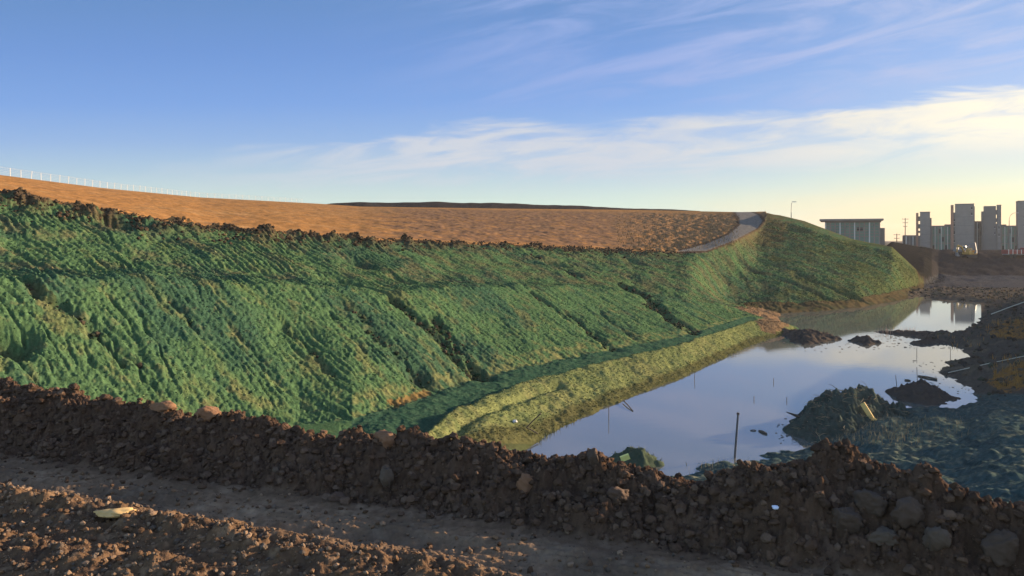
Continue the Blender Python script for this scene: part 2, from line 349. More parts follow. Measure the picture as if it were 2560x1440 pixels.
# field
m = win(15.1, 17.0, .2) * (GPX < 1900)
rough_f = sstep(GPX + 120 * fbm(GX / 14, GY / 14, 2, 22), 820, 1080) * sstep(SEG, 15.15, 15.6) * (1 - sstep(SEG, 16.75, 16.95))
ROAD0 = inside(GPX, HOR - F_PX * (Zb - CAM_H) / GY, [(1680,632),(1762,606),(1818,582),(1843,560),(1842,545),(1832,528),(1868,524),(1897,533),(1912,551),(1900,574),(1840,607),(1765,632)]) & (GY > 95) & (GY < 230)
m = m * (1 - .9 * ROAD0)
scrub = sstep(GPX, 1520, 1680) * (GPX < 1880) * (1 - sstep(SEG, 16.7, 16.95)); Z0 += m * scrub * .35 * fbm(GX / 1.5, GY / 1.5, 4, 28)
Z0 += m * (.12 * fbm(GX / 3, GY / 3, 4, 20) + rough_f * (.06 * fbm(GX / 1.0, GY / 1.4, 3, 21) + .12 * fbm(GX / 6, GY / 4, 2, 27)))
# far banks
m = win(13.9, 18, .3) * (GPX >= 2300)
Z0 += m * .35 * fbm(GX / 4, GY / 4, 4, 24)
Z0 += win(12.95, 14.0, .1) * (GPX > 1880) * (GPX < 2360) * .15 * fbm(GX / 1.2, GY / 1.2, 3, 25)
Z0 += win(17.2, 20, .5) * 0.4 * fbm(GX / 18, GY / 18, 3, 26)

# ---- foreground: berm of loose soil, track, windrows
bm = win(.93, 3.2, .25)
big = fbm(GX / .55, GY / .55, 2, 30); mid = fbm(GX / .2, GY / .2, 3, 31)
Z0 += bm * (-.07 + .14 * sstep(GPX, 1780, 2000) * np.abs(fbm(GX / .75, GY / .75, 2, 41)) + .15 * big + .13 * np.abs(mid) + .05 * np.abs(fbm(GX / .085, GY / .085, 2, 32)) + .10 * fbm(GX / 1.6, GY / 1.6, 2, 33) + .02 * fbm(GX / .05, GY / .05, 2, 34))
WR = [[(-500,1150),(0,1238),(240,1284),(560,1335),(720,1378),(900,1408),(1060,1422),(1300,1500)], [(-300,1330),(0,1345),(200,1385),(420,1402),(480,1460)]]
wr_d = []
for k, w in enumerate(WR):
    d = seg_dist(GX, GY, [tuple(wp(a, b, z=6.1)[:2]) for a, b in w]); wr_d.append(d)
near = 1 - sstep(SEG, .9, 1.05)
wr0 = np.exp(-(wr_d[0] / .42) ** 2); wr1 = np.exp(-(wr_d[1] / .35) ** 2)
Z0 += near * (wr0 * (.15 + .10 * fbm(GX / .3, GY / .3, 3, 35)) + wr1 * (.07 + .08 * fbm(GX / .25, GY / .25, 3, 36)))
fore = near * sstep(-(GY - np.interp(GX, *zip(*[tuple(wp(a, b, z=6.1)[:2]) for a, b in WR[0]]))), -.1, .4)
Z0 += near * (.025 * fbm(GX / .5, GY / .5, 3, 37) + .012 * fbm(GX / .09, GY / .09, 3, 38)) + fore * (.045 * fbm(GX / .45, GY / .3, 3, 39)) + near * (1 - fore) * .022 * np.abs(fbm(GX / .16, GY / .13, 3, 43))
al_ = GX * .95 - GY * .32; ax_ = GX * .32 + GY * .95
Z0 += near * (1 - fore) * (.030 * fbm(al_ / 2.2, ax_ / .10, 3, 44) + .02 * fbm(al_ / .5, ax_ / .06, 2, 49))
Z0 += near * .03 * np.sin((GX * .32 + GY * .95) * 7.0 + 1.5 * pn(GX / 2, GY / 2, 40)) * (1 - fore)
Z = Z0

# ---- projected bearings, for tracing colour patches on the real ground
EPY = HOR - F_PX * (Z0 - CAM_H) / GY

# ---- colours of the ground itself
def mixc(C, m, c):
    m = np.clip(m, 0, 1)[..., None]; return C * (1 - m) + np.array(c, np.float32) * m
n1 = fbm(GX / 2.3, GY / 2.3, 4, 80); n2 = fbm(GX / .7, GY / .7, 3, 81); n3 = fbm(GX / 7, GY / 7, 3, 82); n4 = fbm(GX / .16, GY / .16, 2, 83)
nst = fbm(S_ / 1.1 + .3 * n2, U_ / 5, 3, 84)
C = np.zeros((NROW, NCOL, 3), np.float32)
SOIL = (.120, .070, .042); GRN = (.078, .148, .070); GRN2 = (.052, .110, .066); YEL = (.165, .195, .075); OLV = (.090, .110, .045)
C[:] = SOIL
g = win(3.4, 15.02, .1)
C = mixc(C, g, GRN)
C = mixc(C, g * sstep(n3 + .4 * n1, -.1, .5), GRN2)
C = mixc(C, g * sstep(nst + .5 * n2, .2, .9) * .42, YEL)
C = mixc(C, win(9.9, 15.02, .05) * sstep(n1 + .6 * nst + .25 * n2, .45, 1.0) * .45, (.15, .145, .07))
uppr = win(11.9, 15.02, .05) * (GPX < 2350)
C = mixc(C, uppr * sstep(n1 + .5 * n2 + .5 * n4 + .35 * sstep(GPX, 850, 1100), .05, .8) * .55, (.135, .120, .068))
C = mixc(C, win(9.9, 13.0, .05) * sstep(n2 + .6 * n4, .5, .85) * .4, (.13, .11, .06))
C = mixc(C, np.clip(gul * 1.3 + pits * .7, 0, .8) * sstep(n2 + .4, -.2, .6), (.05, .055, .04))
# crest soil
C = mixc(C, ccr * np.exp(-((dcr + .2) / (1.5 + GY * .010)) ** 2) * sstep(n2 * .5 + lump, -.1, .5) * 1.1, (.085, .062, .042))
# dike
dk = win(6.9, 8.6, .06) * (GPX > 1000) * (GPX < 1990)
C = mixc(C, dk, (.19, .215, .088)); C = mixc(C, dk * sstep(n1, .0, .6) * .5, (.125, .165, .07)); C = mixc(C, dk * sstep(n2 + n3, .25, .7) * .4, (.21, .195, .09))
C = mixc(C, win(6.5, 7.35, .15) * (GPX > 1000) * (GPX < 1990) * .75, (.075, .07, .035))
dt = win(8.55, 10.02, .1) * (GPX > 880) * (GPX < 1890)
C = mixc(C, dt, (.042, .096, .062)); C = mixc(C, dt * sstep(n2 + n4, .0, .7) * .5, (.075, .125, .065))  # path and ditch coloured darker to deepen the dike lip's shade
C = mixc(C, win(9.93, 10.18, .06) * (GPX > 880) * (GPX < 1850) * sstep(n2 + .2, -.2, .6) * .7, (.20, .20, .085))
for poly in ([(1838,768),(1900,764),(1950,782),(1990,800),(1960,802),(1895,790)], [(1888,802),(1930,790),(1980,808),(1960,822),(1935,834),(1905,828)]):
    C = mixc(C, (inside(GPX + 6 * n2, EPY + 4 * n2, poly) & (GY > 60) & (GY < 112)) * .9, (.24, .15, .09))
for poly in ([(1310,985),(1420,965),(1280,1012),(1230,1040)],):
    pass
C = mixc(C, (inside(GPX + 10 * n2, EPY + 6 * n4, [(960,1005),(1060,975),(1080,985),(990,1018)]) & (GY > 20)) * .8, (.25, .15, .06))
# far hill
fh = win(13.95, 15.02, .05) * (GPX > 1780) * (GPX < 2360)
C = mixc(C, fh * sstep(n3 + .5 * n1 + (GPX - 2050) / 300, -.3, .8) * .6, (.120, .135, .045))
C = mixc(C, fh * sstep(1980 - GPX + 60 * n1, -40, 60) * sstep(640 - EPY, 0, 50) * .7, (.13, .095, .05))
fb = win(12.9, 14.0, .04) * (GPX > 1860) * (GPX < 2360)
C = mixc(C, fb, (.11, .085, .045)); C = mixc(C, fb * sstep(n1, .1, .5) * .6, (.06, .075, .04))
# field
fl = (SEG > 15.02) & (SEG < 17.05) & (GPX < 1915)
C[fl] = (.40, .205, .078)
C = mixc(C, fl * sstep(n1 + .4 * n2, 0, .8) * .4, (.32, .165, .075)); C = mixc(C, fl * sstep(fbm(GX / 14, GY / 3, 4, 86), .1, .7) * .4, (.46, .29, .14)); C = mixc(C, fl * sstep(np.abs(fbm(GX / 20 + GY / 60, GY / 26, 2, 87)), .06, .0) * .5, (.24, .14, .08))
C = mixc(C, fl * rough_f * sstep(n1 + .6 * n2 + .2, -.9, .35) * .85, (.20, .125, .085))
C = mixc(C, fl * sstep(GPX, 1450, 1800) * sstep(n1 + .3, -.3, .6) * .6, (.25, .165, .08))
C = mixc(C, ((SEG > 17.05) & (GPX < 1915)), (.045, .036, .034))
# hill back, flats, far bank
fr = (SEG > 13.0) & (GPX >= 2310) & (SEG < 20.5)
C[fr] = (.040, .037, .039)
C = mixc(C, fr * (SEG < 15) , (.075, .076, .082))
C = mixc(C, fr * sstep(n3, .1, .5) * .4, (.055, .046, .042))
C = mixc(C, (inside(GPX + 10 * n2, EPY, [(2460,742),(2490,725),(2545,735),(2530,745),(2480,752)]) & (GY > 90)) * .9, (.26, .12, .06))
C = mixc(C, (SEG >= 15.02) & (GPX >= 1915) & (GPX < 2330), (.022, .022, .022))  # hill back painted dark to stand in for its shade
C = mixc(C, (SEG > 20.0), (.10, .085, .07))
# right bank
rb = (SEG > 5.0) & (SEG < 13.6) & (GPX > 2270) & (Z0 > -.3)
C[rb] = (.115, .094, .076)
C = mixc(C, rb * sstep(n1, .0, .6) * .6, (.20, .155, .105)); C = mixc(C, rb * sstep(n2 + n4, .2, .8) * .4, (.06, .065, .045))
for poly in ([(2470,830),(2520,800),(2600,795),(2600,850),(2500,845)], [(2470,960),(2510,920),(2600,890),(2600,960),(2520,985)]):
    C = mixc(C, (inside(GPX + 14 * n2, EPY + 8 * n2, poly) & (GY > 35) & (GY < 120)) * sstep(n2, -.6, .2) * .9, (.30, .15, .045))
# net covered ground on the right
nt = win(3.1, 5.25, .1) * (GPX > 1500)
C = mixc(C, nt, (.075, .110, .104)); C = mixc(C, nt * sstep(n1 + .4 * n2, .0, .7) * .6, (.13, .14, .105)); C = mixc(C, nt * sstep(fbm(GX / .35, GY / 1.6, 3, 85), .1, .6) * .5, (.035, .055, .055))
C = mixc(C, nt * sstep(n2 + n4, .5, .9) * .5, (.16, .15, .10))
C = mixc(C, win(3.0, 4.6, .2) * (GPX < 1300), (.07, .075, .045))
C = mixc(C, (Z0 < -.02) & (SEG > 4.5) & (SEG < 13.2), (.03, .03, .025))
# foreground
be = win(.9, 3.15, .1)
C = mixc(C, be, (.100, .064, .045)); C = mixc(C, be * sstep(n2 + .5 * n4, .2, .8) * .6, (.11, .074, .056)); C = mixc(C, be * sstep(n1 + .3 * n4, .2, .7) * .5, (.048, .031, .024))
tr = near
C = mixc(C, tr, (.25, .172, .116)); C = mixc(C, tr * sstep(n2 + n4 * .6, .15, .9) * .5, (.30, .225, .16)); C = mixc(C, tr * sstep(n1 + .6 * n4, .0, .6) * .55, (.095, .073, .058))
wr = np.clip(near * (wr0 + wr1) * 1.2 + fore * .75, 0, 1)
C = mixc(C, wr, (.165, .105, .066)); C = mixc(C, wr * sstep(n2 + n4, -.3, .5) * .75, (.082, .054, .040)); C = mixc(C, wr * sstep(n4 - .3 * n2, .35, .8) * .5, (.30, .20, .125))
ROADP = [(1690,629),(1762,611),(1822,586),(1850,562),(1848,545),(1838,531),(1868,527),(1893,536),(1906,551),(1894,570),(1835,601),(1765,627)]
road_m = inside(GPX + 2 * n2, EPY, ROADP) & (GY > 95) & (GY < 215) & (SEG > 14.2)
edge = np.zeros(road_m.shape, bool)
for ex_, ey_ in ((9, 0), (-9, 0), (0, 5), (0, -5)): edge |= inside(GPX + ex_ + 4 * n2, EPY + ey_, ROADP)
C = mixc(C, edge & ~road_m & (GY > 95) & (GY < 215) & (SEG > 14.2), (.085, .062, .046))
C[road_m] = (.22, .205, .185)
C = mixc(C, road_m * sstep(n2, .0, .5) * .5, (.17, .155, .135))
C *= (.66 * (1 + .30 * n4 + .10 * n2))[..., None]
C = np.clip(C, .004, .8)

# ------------------------------------------------------------------ materials
def ground_mat(name, rough=1.0, bump=.35, scale=9.0, spec=0.0, grain=.35):
    m = bpy.data.materials.new(name); m.use_nodes = True
    t = NT(m.node_tree); b = t.n['Principled BSDF']
    a = t.add('ShaderNodeAttribute', attribute_name='Col')
    g = t.add('ShaderNodeNewGeometry'); pos = g.outputs['Position']
    n = t.noise(pos, scale, 4, .65); nf = t.noise(pos, scale * 4.2, 3, .6)
    k = t.math('ADD', t.math('MULTIPLY', n, grain * 2), t.math('MULTIPLY', nf, grain))
    k = t.math('ADD', k, 1 - grain * 1.5)
    cm = t.add('ShaderNodeMix', data_type='RGBA', blend_type='MULTIPLY'); cm.inputs[0].default_value = 1
    t.link(a.outputs['Color'], cm.inputs[6]); t.link(k, cm.inputs[7])
    t.link(cm.outputs[2], b.inputs['Base Color'])
    b.inputs['Roughness'].default_value = rough; b.inputs['Specular IOR Level'].default_value = spec
    bp = t.add('ShaderNodeBump'); bp.inputs['Strength'].default_value = bump; bp.inputs['Distance'].default_value = .06
    t.link(n, bp.inputs['Height']); t.link(bp.outputs[0], b.inputs['Normal'])
    return m
def mat(name, col, rough=.8, metal=0.0, spec=.3, scale=6.0, var=.25, bump=.0):
    m = bpy.data.materials.new(name); m.use_nodes = True
    t = NT(m.node_tree); b = t.n['Principled BSDF']
    tcn = t.add('ShaderNodeTexCoord')
    n = t.noise(tcn.outputs['Object'], scale, 4, .6)
    lo = tuple(c * (1 - var) for c in col); hi = tuple(min(1, c * (1 + var)) for c in col)
    t.link(t.mix(n, lo, hi), b.inputs['Base Color'])
    b.inputs['Roughness'].default_value = rough; b.inputs['Metallic'].default_value = metal; b.inputs['Specular IOR Level'].default_value = spec
    if bump:
        bp = t.add('ShaderNodeBump'); bp.inputs['Strength'].default_value = bump; bp.inputs['Distance'].default_value = .03
        t.link(n, bp.inputs['Height']); t.link(bp.outputs[0], b.inputs['Normal'])
    return m
M_GREEN = ground_mat('green_cover', scale=6.0, grain=.6, bump=.9)
M_DIKE = ground_mat('dike_cover', scale=6.0, grain=.35, bump=.5)
M_SOIL = ground_mat('loose_soil', scale=14.0, grain=.35, bump=.6)
M_FAR = ground_mat('far_ground', scale=1.6, grain=.3, bump=.4)
M_TRACK = ground_mat('track_dust', scale=18.0, grain=.3, bump=.35)

def tag(o, label=None, cat=None, group=None, kind=None):
    if label: o['label'] = label
    if cat: o['category'] = cat
    if group: o['group'] = group
    if kind: o['kind'] = kind
    return o

# ------------------------------------------------------------------ ground sheets cut out of the one terrain
def raw_mesh(name, co, faces4, smooth=True):
    me = bpy.data.meshes.new(name); nf = len(faces4); k = faces4.shape[1]
    me.vertices.add(len(co)); me.vertices.foreach_set('co', np.ascontiguousarray(co, np.float32).ravel())
    me.loops.add(nf * k); me.loops.foreach_set('vertex_index', np.ascontiguousarray(faces4, np.int32).ravel())
    me.polygons.add(nf); me.polygons.foreach_set('loop_start', np.arange(0, nf * k, k, dtype=np.int32))
    me.polygons.foreach_set('use_smooth', np.full(nf, smooth)); me.update(calc_edges=True)
    return me
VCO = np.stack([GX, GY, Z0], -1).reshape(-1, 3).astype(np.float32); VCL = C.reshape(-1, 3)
ii = (np.arange(NROW - 1)[:, None] * NCOL + np.arange(NCOL - 1)[None, :])
QUADS = np.stack([ii, ii + 1, ii + NCOL + 1, ii + NCOL], -1)
fS = SEG[:-1, :-1]; fP = GPX[:-1, :-1]
LAB = np.full(fS.shape, 'ground', dtype='U24')
LAB[fS < 1] = 'dirt_track'
LAB[(fS < 1) & (wr[:-1, :-1] > .5)] = 'soil_verge'
LAB[(fS >= 1) & (fS < 3.1)] = 'soil_berm'
LAB[(fS >= 3.1) & (fS < 5.3)] = 'shore'
LAB[(fS >= 5.3) & (fS < 7)] = 'pond_bed'
LAB[(fS >= 7) & (fS < 8.5)] = 'dike'
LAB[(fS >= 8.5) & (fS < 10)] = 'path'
LAB[(fS >= 10) & (fS < 15.03)] = 'embankment'
LAB[(fS >= 15.03) & (fS < 17.03)] = 'field'
LAB[(fS >= 17.03) & (fS < 20)] = 'ridge'
LAB[(fP > 1950) & (fS > 7) & (fS < 13)] = 'pond_bed'
LAB[(fP > 1880) & (fS >= 13) & (fS < 14)] = 'far_shore'
LAB[(fP > 2290) & (fS >= 5) & (fS < 13) & (Z0[:-1, :-1] > -.1)] = 'mud_bank'
LAB[(fP > 2330) & (fS >= 13) & (fS < 15)] = 'mud_flat'
LAB[(fP > 1910) & (fS >= 15.03)] = 'far_bank'
LAB[(fP > 2330) & (fS >= 15)] = 'far_bank'
LAB[fS >= 20] = 'ground'
LAB[road_m[:-1, :-1]] = 'road'
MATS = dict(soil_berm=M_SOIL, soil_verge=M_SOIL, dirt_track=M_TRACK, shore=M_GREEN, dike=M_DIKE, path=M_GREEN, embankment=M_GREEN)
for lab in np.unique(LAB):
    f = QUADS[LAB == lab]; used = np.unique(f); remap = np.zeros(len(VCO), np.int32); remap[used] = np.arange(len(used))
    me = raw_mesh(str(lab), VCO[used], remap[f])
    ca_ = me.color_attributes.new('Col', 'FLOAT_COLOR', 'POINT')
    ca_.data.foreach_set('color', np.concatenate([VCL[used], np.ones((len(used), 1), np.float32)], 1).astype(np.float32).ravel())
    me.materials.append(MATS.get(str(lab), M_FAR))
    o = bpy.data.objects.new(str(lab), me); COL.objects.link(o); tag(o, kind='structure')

# ------------------------------------------------------------------ water
mw = bpy.data.materials.new('pond_water'); mw.use_nodes = True
t = NT(mw.node_tree); b = t.n['Principled BSDF']
g = t.add('ShaderNodeNewGeometry')
b.inputs['Base Color'].default_value = (.10, .105, .095, 1); b.inputs['Roughness'].default_value = .03
b.inputs['IOR'].default_value = 2.6; b.inputs['Specular IOR Level'].default_value = .5
mp = t.add('ShaderNodeVectorMath', operation='MULTIPLY'); mp.inputs[1].default_value = (.5, 1.6, 1); t.link(g.outputs['Position'], mp.inputs[0])
bp = t.add('ShaderNodeBump'); bp.inputs['Strength'].default_value = .035; bp.inputs['Distance'].default_value = .05
t.link(t.noise(mp.outputs[0], 1.3, 3, .5), bp.inputs['Height']); t.link(bp.outputs[0], b.inputs['Normal'])
xs = np.linspace(-6, 96, 52); ys = np.linspace(24, 152, 65)
vx, vy = np.meshgrid(xs, ys); co = np.stack([vx, vy, 0 * vx], -1).reshape(-1, 3)
ii = (np.arange(64)[:, None] * 52 + np.arange(51)[None, :]); q = np.stack([ii, ii + 1, ii + 53, ii + 52], -1).reshape(-1, 4)
me = raw_mesh('water', co, q); me.materials.append(mw)
o = bpy.data.objects.new('water', me); COL.objects.link(o); tag(o, kind='structure')

# ------------------------------------------------------------------ mesh builder
class MB:
    def __init__(s): s.v = []; s.f = []
    def add(s, vs, fs):
        k = len(s.v); s.v += [tuple(v) for v in vs]; s.f += [tuple(i + k for i in f) for f in fs]; return s
    def box(s, x0, x1, y0, y1, z0, z1, M=None):
        vs = [Vector(p) for p in ((x0,y0,z0),(x1,y0,z0),(x1,y1,z0),(x0,y1,z0),(x0,y0,z1),(x1,y0,z1),(x1,y1,z1),(x0,y1,z1))]
        if M is not None: vs = [M @ v for v in vs]
        return s.add(vs, [(0,3,2,1),(4,5,6,7),(0,1,5,4),(1,2,6,5),(2,3,7,6),(3,0,4,7)])
    def tube(s, pts, r, n=6):
        pts = [Vector(p) for p in pts]; rs = r if isinstance(r, (list, tuple)) else [r] * len(pts)
        vs = []; fs = []
        for i, p in enumerate(pts):
            d = (pts[min(i + 1, len(pts) - 1)] - pts[max(i - 1, 0)]).normalized()
            a = d.orthogonal().normalized() if abs(d.z) > .9 else d.cross(Vector((0, 0, 1))).normalized(); c = d.cross(a)
            for k in range(n):
                th = 2 * math.pi * k / n; vs.append(p + (a * math.cos(th) + c * math.sin(th)) * rs[i])
        for i in range(len(pts) - 1):
            for k in range(n): fs.append((i*n+k, i*n+(k+1) % n, (i+1)*n+(k+1) % n, (i+1)*n+k))
        fs.append(tuple(range(n))[::-1]); fs.append(tuple(range((len(pts)-1)*n, len(pts)*n)))
        return s.add(vs, fs)
    def prism(s, poly, y0, y1):
        n = len(poly); vs = [(x, y0, z) for x, z in poly] + [(x, y1, z) for x, z in poly]
        return s.add(vs, [tuple(range(n)), tuple(range(2*n-1, n-1, -1))] + [(i, n+i, n+(i+1) % n, (i+1) % n) for i in range(n)])
    def build(s, name, m, parent=None, bevel=0, smooth=False):
        me = bpy.data.meshes.new(name); me.from_pydata(s.v, [], s.f); me.materials.append(m)
        b_ = bmesh.new(); b_.from_mesh(me); bmesh.ops.recalc_face_normals(b_, faces=b_.faces); b_.to_mesh(me); b_.free()
        if smooth: me.polygons.foreach_set('use_smooth', np.full(len(me.polygons), True))
        o = bpy.data.objects.new(name, me); COL.objects.link(o)
        if parent is not None: o.parent = parent
        if bevel:
            md = o.modifiers.new('bevel', 'BEVEL'); md.width = bevel; md.segments = 2
        return o
def empty(name, loc, label, cat, group=None, rz=0):
    o = bpy.data.objects.new(name, None); COL.objects.link(o); o.location = loc; o.rotation_euler = (0, 0, rz); o.empty_display_size = .3
    return tag(o, label, cat, group)

# ------------------------------------------------------------------ loose clods
def ico(sub):
    b_ = bmesh.new(); bmesh.ops.create_icosphere(b_, subdivisions=sub, radius=1)
    v = np.array([q.co[:] for q in b_.verts]); f = np.array([[q.index for q in fc.verts] for fc in b_.faces]); b_.free(); return v, f
def clod_protos(sub, n):
    v, f = ico(sub); out = []
    for k in range(n):
        w = v.copy()
        for _ in range(5):                                     # chop flat faces
            d = RNG.normal(size=3); d /= np.linalg.norm(d); c = RNG.uniform(.5, .85)
            h = w @ d; w -= np.clip(h - c, 0, None)[:, None] * d
        w *= 1 + RNG.normal(0, .13, (len(w), 1)); w *= RNG.uniform(.65, 1.2, 3); out.append(w)
    return out, f
P_LO, F_LO = clod_protos(1, 16); P_HI, F_HI = clod_protos(2, 16)
def scatter(name, weight, n, smin, smax, power, cols, sink=.25, hi=.06, label=None, kind='stuff'):
    area = (np.gradient(YR)[:, None] * GY) * weight; p = (area / area.sum()).ravel()
    pick = RNG.choice(p.size, n, p=p)
    X = GX.ravel()[pick] + RNG.normal(0, .02, n); Y = GY.ravel()[pick] + RNG.normal(0, .02, n); zz = zat(X, Y)
    s = smin * (smax / smin) ** (RNG.random(n) ** power)
    ang = RNG.uniform(0, 2 * np.pi, n); cs = .66 * np.array(cols, float)[RNG.integers(0, len(cols), n)] * RNG.uniform(.8, 1.25, (n, 1))
    vs, fs, cl = [], [], []; k = 0
    for i in range(n):
        protos, f = (P_HI, F_HI) if s[i] > hi else (P_LO, F_LO)
        w = protos[RNG.integers(len(protos))]; c, d = math.cos(ang[i]), math.sin(ang[i])
        q = np.stack([w[:, 0] * c - w[:, 1] * d, w[:, 0] * d + w[:, 1] * c, w[:, 2] * .8], -1) * s[i] + (X[i], Y[i], zz[i] + s[i] * (.55 - sink))
        vs.append(q); fs.append(f + k); cl.append(np.repeat(cs[i:i+1], len(q), 0)); k += len(q)
    vs = np.concatenate(vs); cl = np.concatenate(cl)
    me = raw_mesh(name, vs, np.concatenate(fs), smooth=False)
    at = me.color_attributes.new('Col', 'FLOAT_COLOR', 'POINT'); at.data.foreach_set('color', np.concatenate([cl, np.ones((len(cl), 1))], 1).astype(np.float32).ravel())
    me.materials.append(M_SOIL); o = bpy.data.objects.new(name, me); COL.objects.link(o); tag(o, label, None, None, kind)
    return o
inview = ((GPX > -250) & (GPX < 2800)).astype(float)
bc = [(.100, .064, .046), (.118, .076, .054), (.080, .054, .041), (.138, .094, .070), (.097, .063, .046)]
scatter('soil_clods', win(.95, 2.9, .15) * inview, 46000, .008, .088, 3.2, bc, label='loose brown soil clods on the berm')
scatter('track_pebbles', (near * np.clip(.35 + wr * 1.2, 0, 1.4)) * inview * (GY > 6.5), 16000, .007, .055, 2.9, [(.19, .12, .075), (.12, .075, .05), (.26, .18, .125), (.14, .11, .09)], label='small clods and pebbles on the track and its verge')
scatter('crest_clods', ccr * np.exp(-((dcr + .3) / (1.3 + GY * .010)) ** 2) * inview, 6000, .04, .22, 2.8, [(.085, .06, .042), (.11, .08, .052), (.06, .046, .036)], hi=.3, label='dark soil clods heaped along the top of the slope')
scatter('bank_clods', rb * (Z0 > .05) * (GPX < 2800), 4200, .04, .34, 2.2, [(.10, .08, .065), (.13, .10, .075), (.075, .062, .055), (.09, .09, .065)], hi=.3, label='mud clods strewn over the dark right bank')
scatter('gully_clods', np.clip(gul - .1, 0, 1) * inview * (GPX < 1800), 1800, .05, .22, 2.0, [(.06, .075, .045), (.075, .06, .045), (.045, .085, .045)], hi=.3, label='dark clods washed into the gullies')

# ------------------------------------------------------------------ single rocks one can point to
M_ROCK = [mat('clod_brown', (.07, .043, .03), .95, scale=9, bump=.8), mat('clod_orange', (.15, .082, .048), .95, scale=9, bump=.8), mat('stone_pale', (.070, .052, .040), .9, scale=7, bump=.5), mat('stone_sand', (.42, .29, .13), .9, scale=6, bump=.4), mat('clod_dark', (.060, .041, .031), .95, scale=8, bump=.8)]
V3, F3 = ico(4)
def rock(px, py, size, m, label, flat=.75, Y=None, asp=1.0, name='rock', cat='rock', chops=10, sink=.12):
    """py: the foot of the rock"""
    w = V3.copy()
    for _ in range(chops):
        d = RNG.normal(size=3); d /= np.linalg.norm(d); c = RNG.uniform(.5, .85); h = w @ d; w -= np.clip(h - c, 0, None)[:, None] * d * .92
    w *= 1 + .17 * fbm(w[:, 0] * 2.4 + px + w[:, 2], w[:, 1] * 2.4 + w[:, 2] * 2.1, 5, 90, .66)[:, None]
    w *= np.array([size * asp, size * .85, size * flat])
    col = int(np.clip(round((px - PX[0]) / (PX[1] - PX[0])), 0, NCOL - 1)); e = e_of(py)
    ok = np.where((YR > 7) & (Z0[:, col] >= CAM_H - e * YR))[0]; Yh = (YR[ok[0]] if Y is None else Y)
    X = (px - CX) / F_PX * Yh; z = float(zat(np.array([X]), np.array([Yh]))[0])
    me = raw_mesh(name, w, F3, True); me.materials.append(M_ROCK[m]); o = bpy.data.objects.new(name, me); COL.objects.link(o)
    o.location = (X, Yh, z + size * flat * sink); tag(o, label, cat); return o
rock(524, 1040, .24, 1, 'domed orange soil clod on the berm crest against the green slope', .8, name='soil_clod', cat='soil clod')
rock(408, 1022, .20, 1, 'low broad orange clod on the berm crest, first lump left of the domed one', .6, asp=1.4, name='soil_clod', cat='soil clod')
rock(808, 1085, .22, 1, 'jagged orange clod on the berm crest below the end of the green slope', .9, name='soil_clod', cat='soil clod')
rock(962, 1110, .20, 1, 'orange lump on the berm crest left of the dark ditch', .9, name='soil_clod', cat='soil clod')
rock(965, 1208, .16, 2, 'upright pale grey stone set in the dark face of the berm', 1.25, asp=.75)
rock(845, 1250, .17, 0, 'rounded brown stone at the foot of the berm beside the track', .6)
rock(1312, 1218, .15, 1, 'sunlit orange clod halfway down the berm face, below the near pond edge', 1.1, name='soil_clod', cat='soil clod')
rock(1548, 1240, .17, 0, 'brown clod on the berm below the green net mound', .7, name='soil_clod', cat='soil clod')
rock(1410, 1132, .2, 4, 'dark clod on the berm crest against the near tip of the pond', .85, name='soil_clod', cat='soil clod')
rock(1482, 1150, .13, 4, 'pointed dark clod on the berm crest just left of the green net mound', 1.1, asp=.8, name='soil_clod', cat='soil clod')
rock(1870, 1165, .24, 4, 'rounded dark clod on the berm crest right of the leaning black pole', 1.0, name='soil_clod', cat='soil clod')
rock(2112, 1310, .23, 4, 'big rounded dark boulder in the middle of the heap at the right', .85, name='boulder', cat='boulder')
rock(2265, 1300, .2, 4, 'dark boulder with a pale top beside the biggest one in the heap', .95, name='boulder', cat='boulder')
rock(2205, 1345, .18, 2, 'grey stone below the boulders of the right heap', .6)
rock(2342, 1375, .16, 2, 'small pale speckled stone low in the right heap', 1.0)
rock(2510, 1380, .22, 4, 'dark boulder near the lower right corner of the berm', .9, name='boulder', cat='boulder')
rock(2185, 1260, .24, 4, 'squat dark boulder high in the right heap', .7, name='boulder', cat='boulder')
rock(286, 1292, .20, 3, 'flat yellow sunlit stone lying on the verge of the track', .28, asp=1.35, chops=5, sink=.9)
rock(690, 1182, .07, 2, 'small white stone at the foot of the berm', .9)

exec_objects = True
# ------------------------------------------------------------------ fence on the skyline
M_POST = mat('post_white', (.56, .53, .49), .6, scale=3, var=.08); M_WIRE = mat('wire_grey', (.45, .44, .43), .5, metal=.6, var=.1)
fp = []
for px_ in np.linspace(-150, 760, 800):
    Y, z = ev(L_P, np.array([px_])); fp.append(Vector(((px_ - CX) / F_PX * Y[0], Y[0] - .8, 0)))
posts = []; acc_l = 0
for a_, b_ in zip(fp[:-1], fp[1:]):
    L = (b_ - a_).length
    while acc_l <= L: posts.append(a_.lerp(b_, acc_l / L)); acc_l += 2.75
    acc_l -= L
for p in posts: p.z = float(zat(np.array([p.x]), np.array([p.y]))[0])
posts = posts[:62]
fence = empty('wire_fence', posts[0], 'long white post and wire fence along the top of the orange field', 'fence')
o0 = posts[0]
pm = MB().tube([(0, 0, -.2), (0, 0, 1.4)], .042, 6).add([(-.05, -.05, 1.4), (.05, -.05, 1.4), (.05, .05, 1.4), (-.05, .05, 1.4), (0, 0, 1.46)], [(0, 1, 4), (1, 2, 4), (2, 3, 4), (3, 0, 4), (3, 2, 1, 0)])
first = pm.build('fence_post', M_POST, fence)
for i, p in enumerate(posts):
    c = first if i == 0 else first.copy()
    if i: COL.objects.link(c); c.parent = fence
    c.location = p - o0; c.scale = (1, 1, random.uniform(.88, 1.08)); c.rotation_euler = (random.gauss(0, .03), random.gauss(0, .03), 0)
wm = MB()
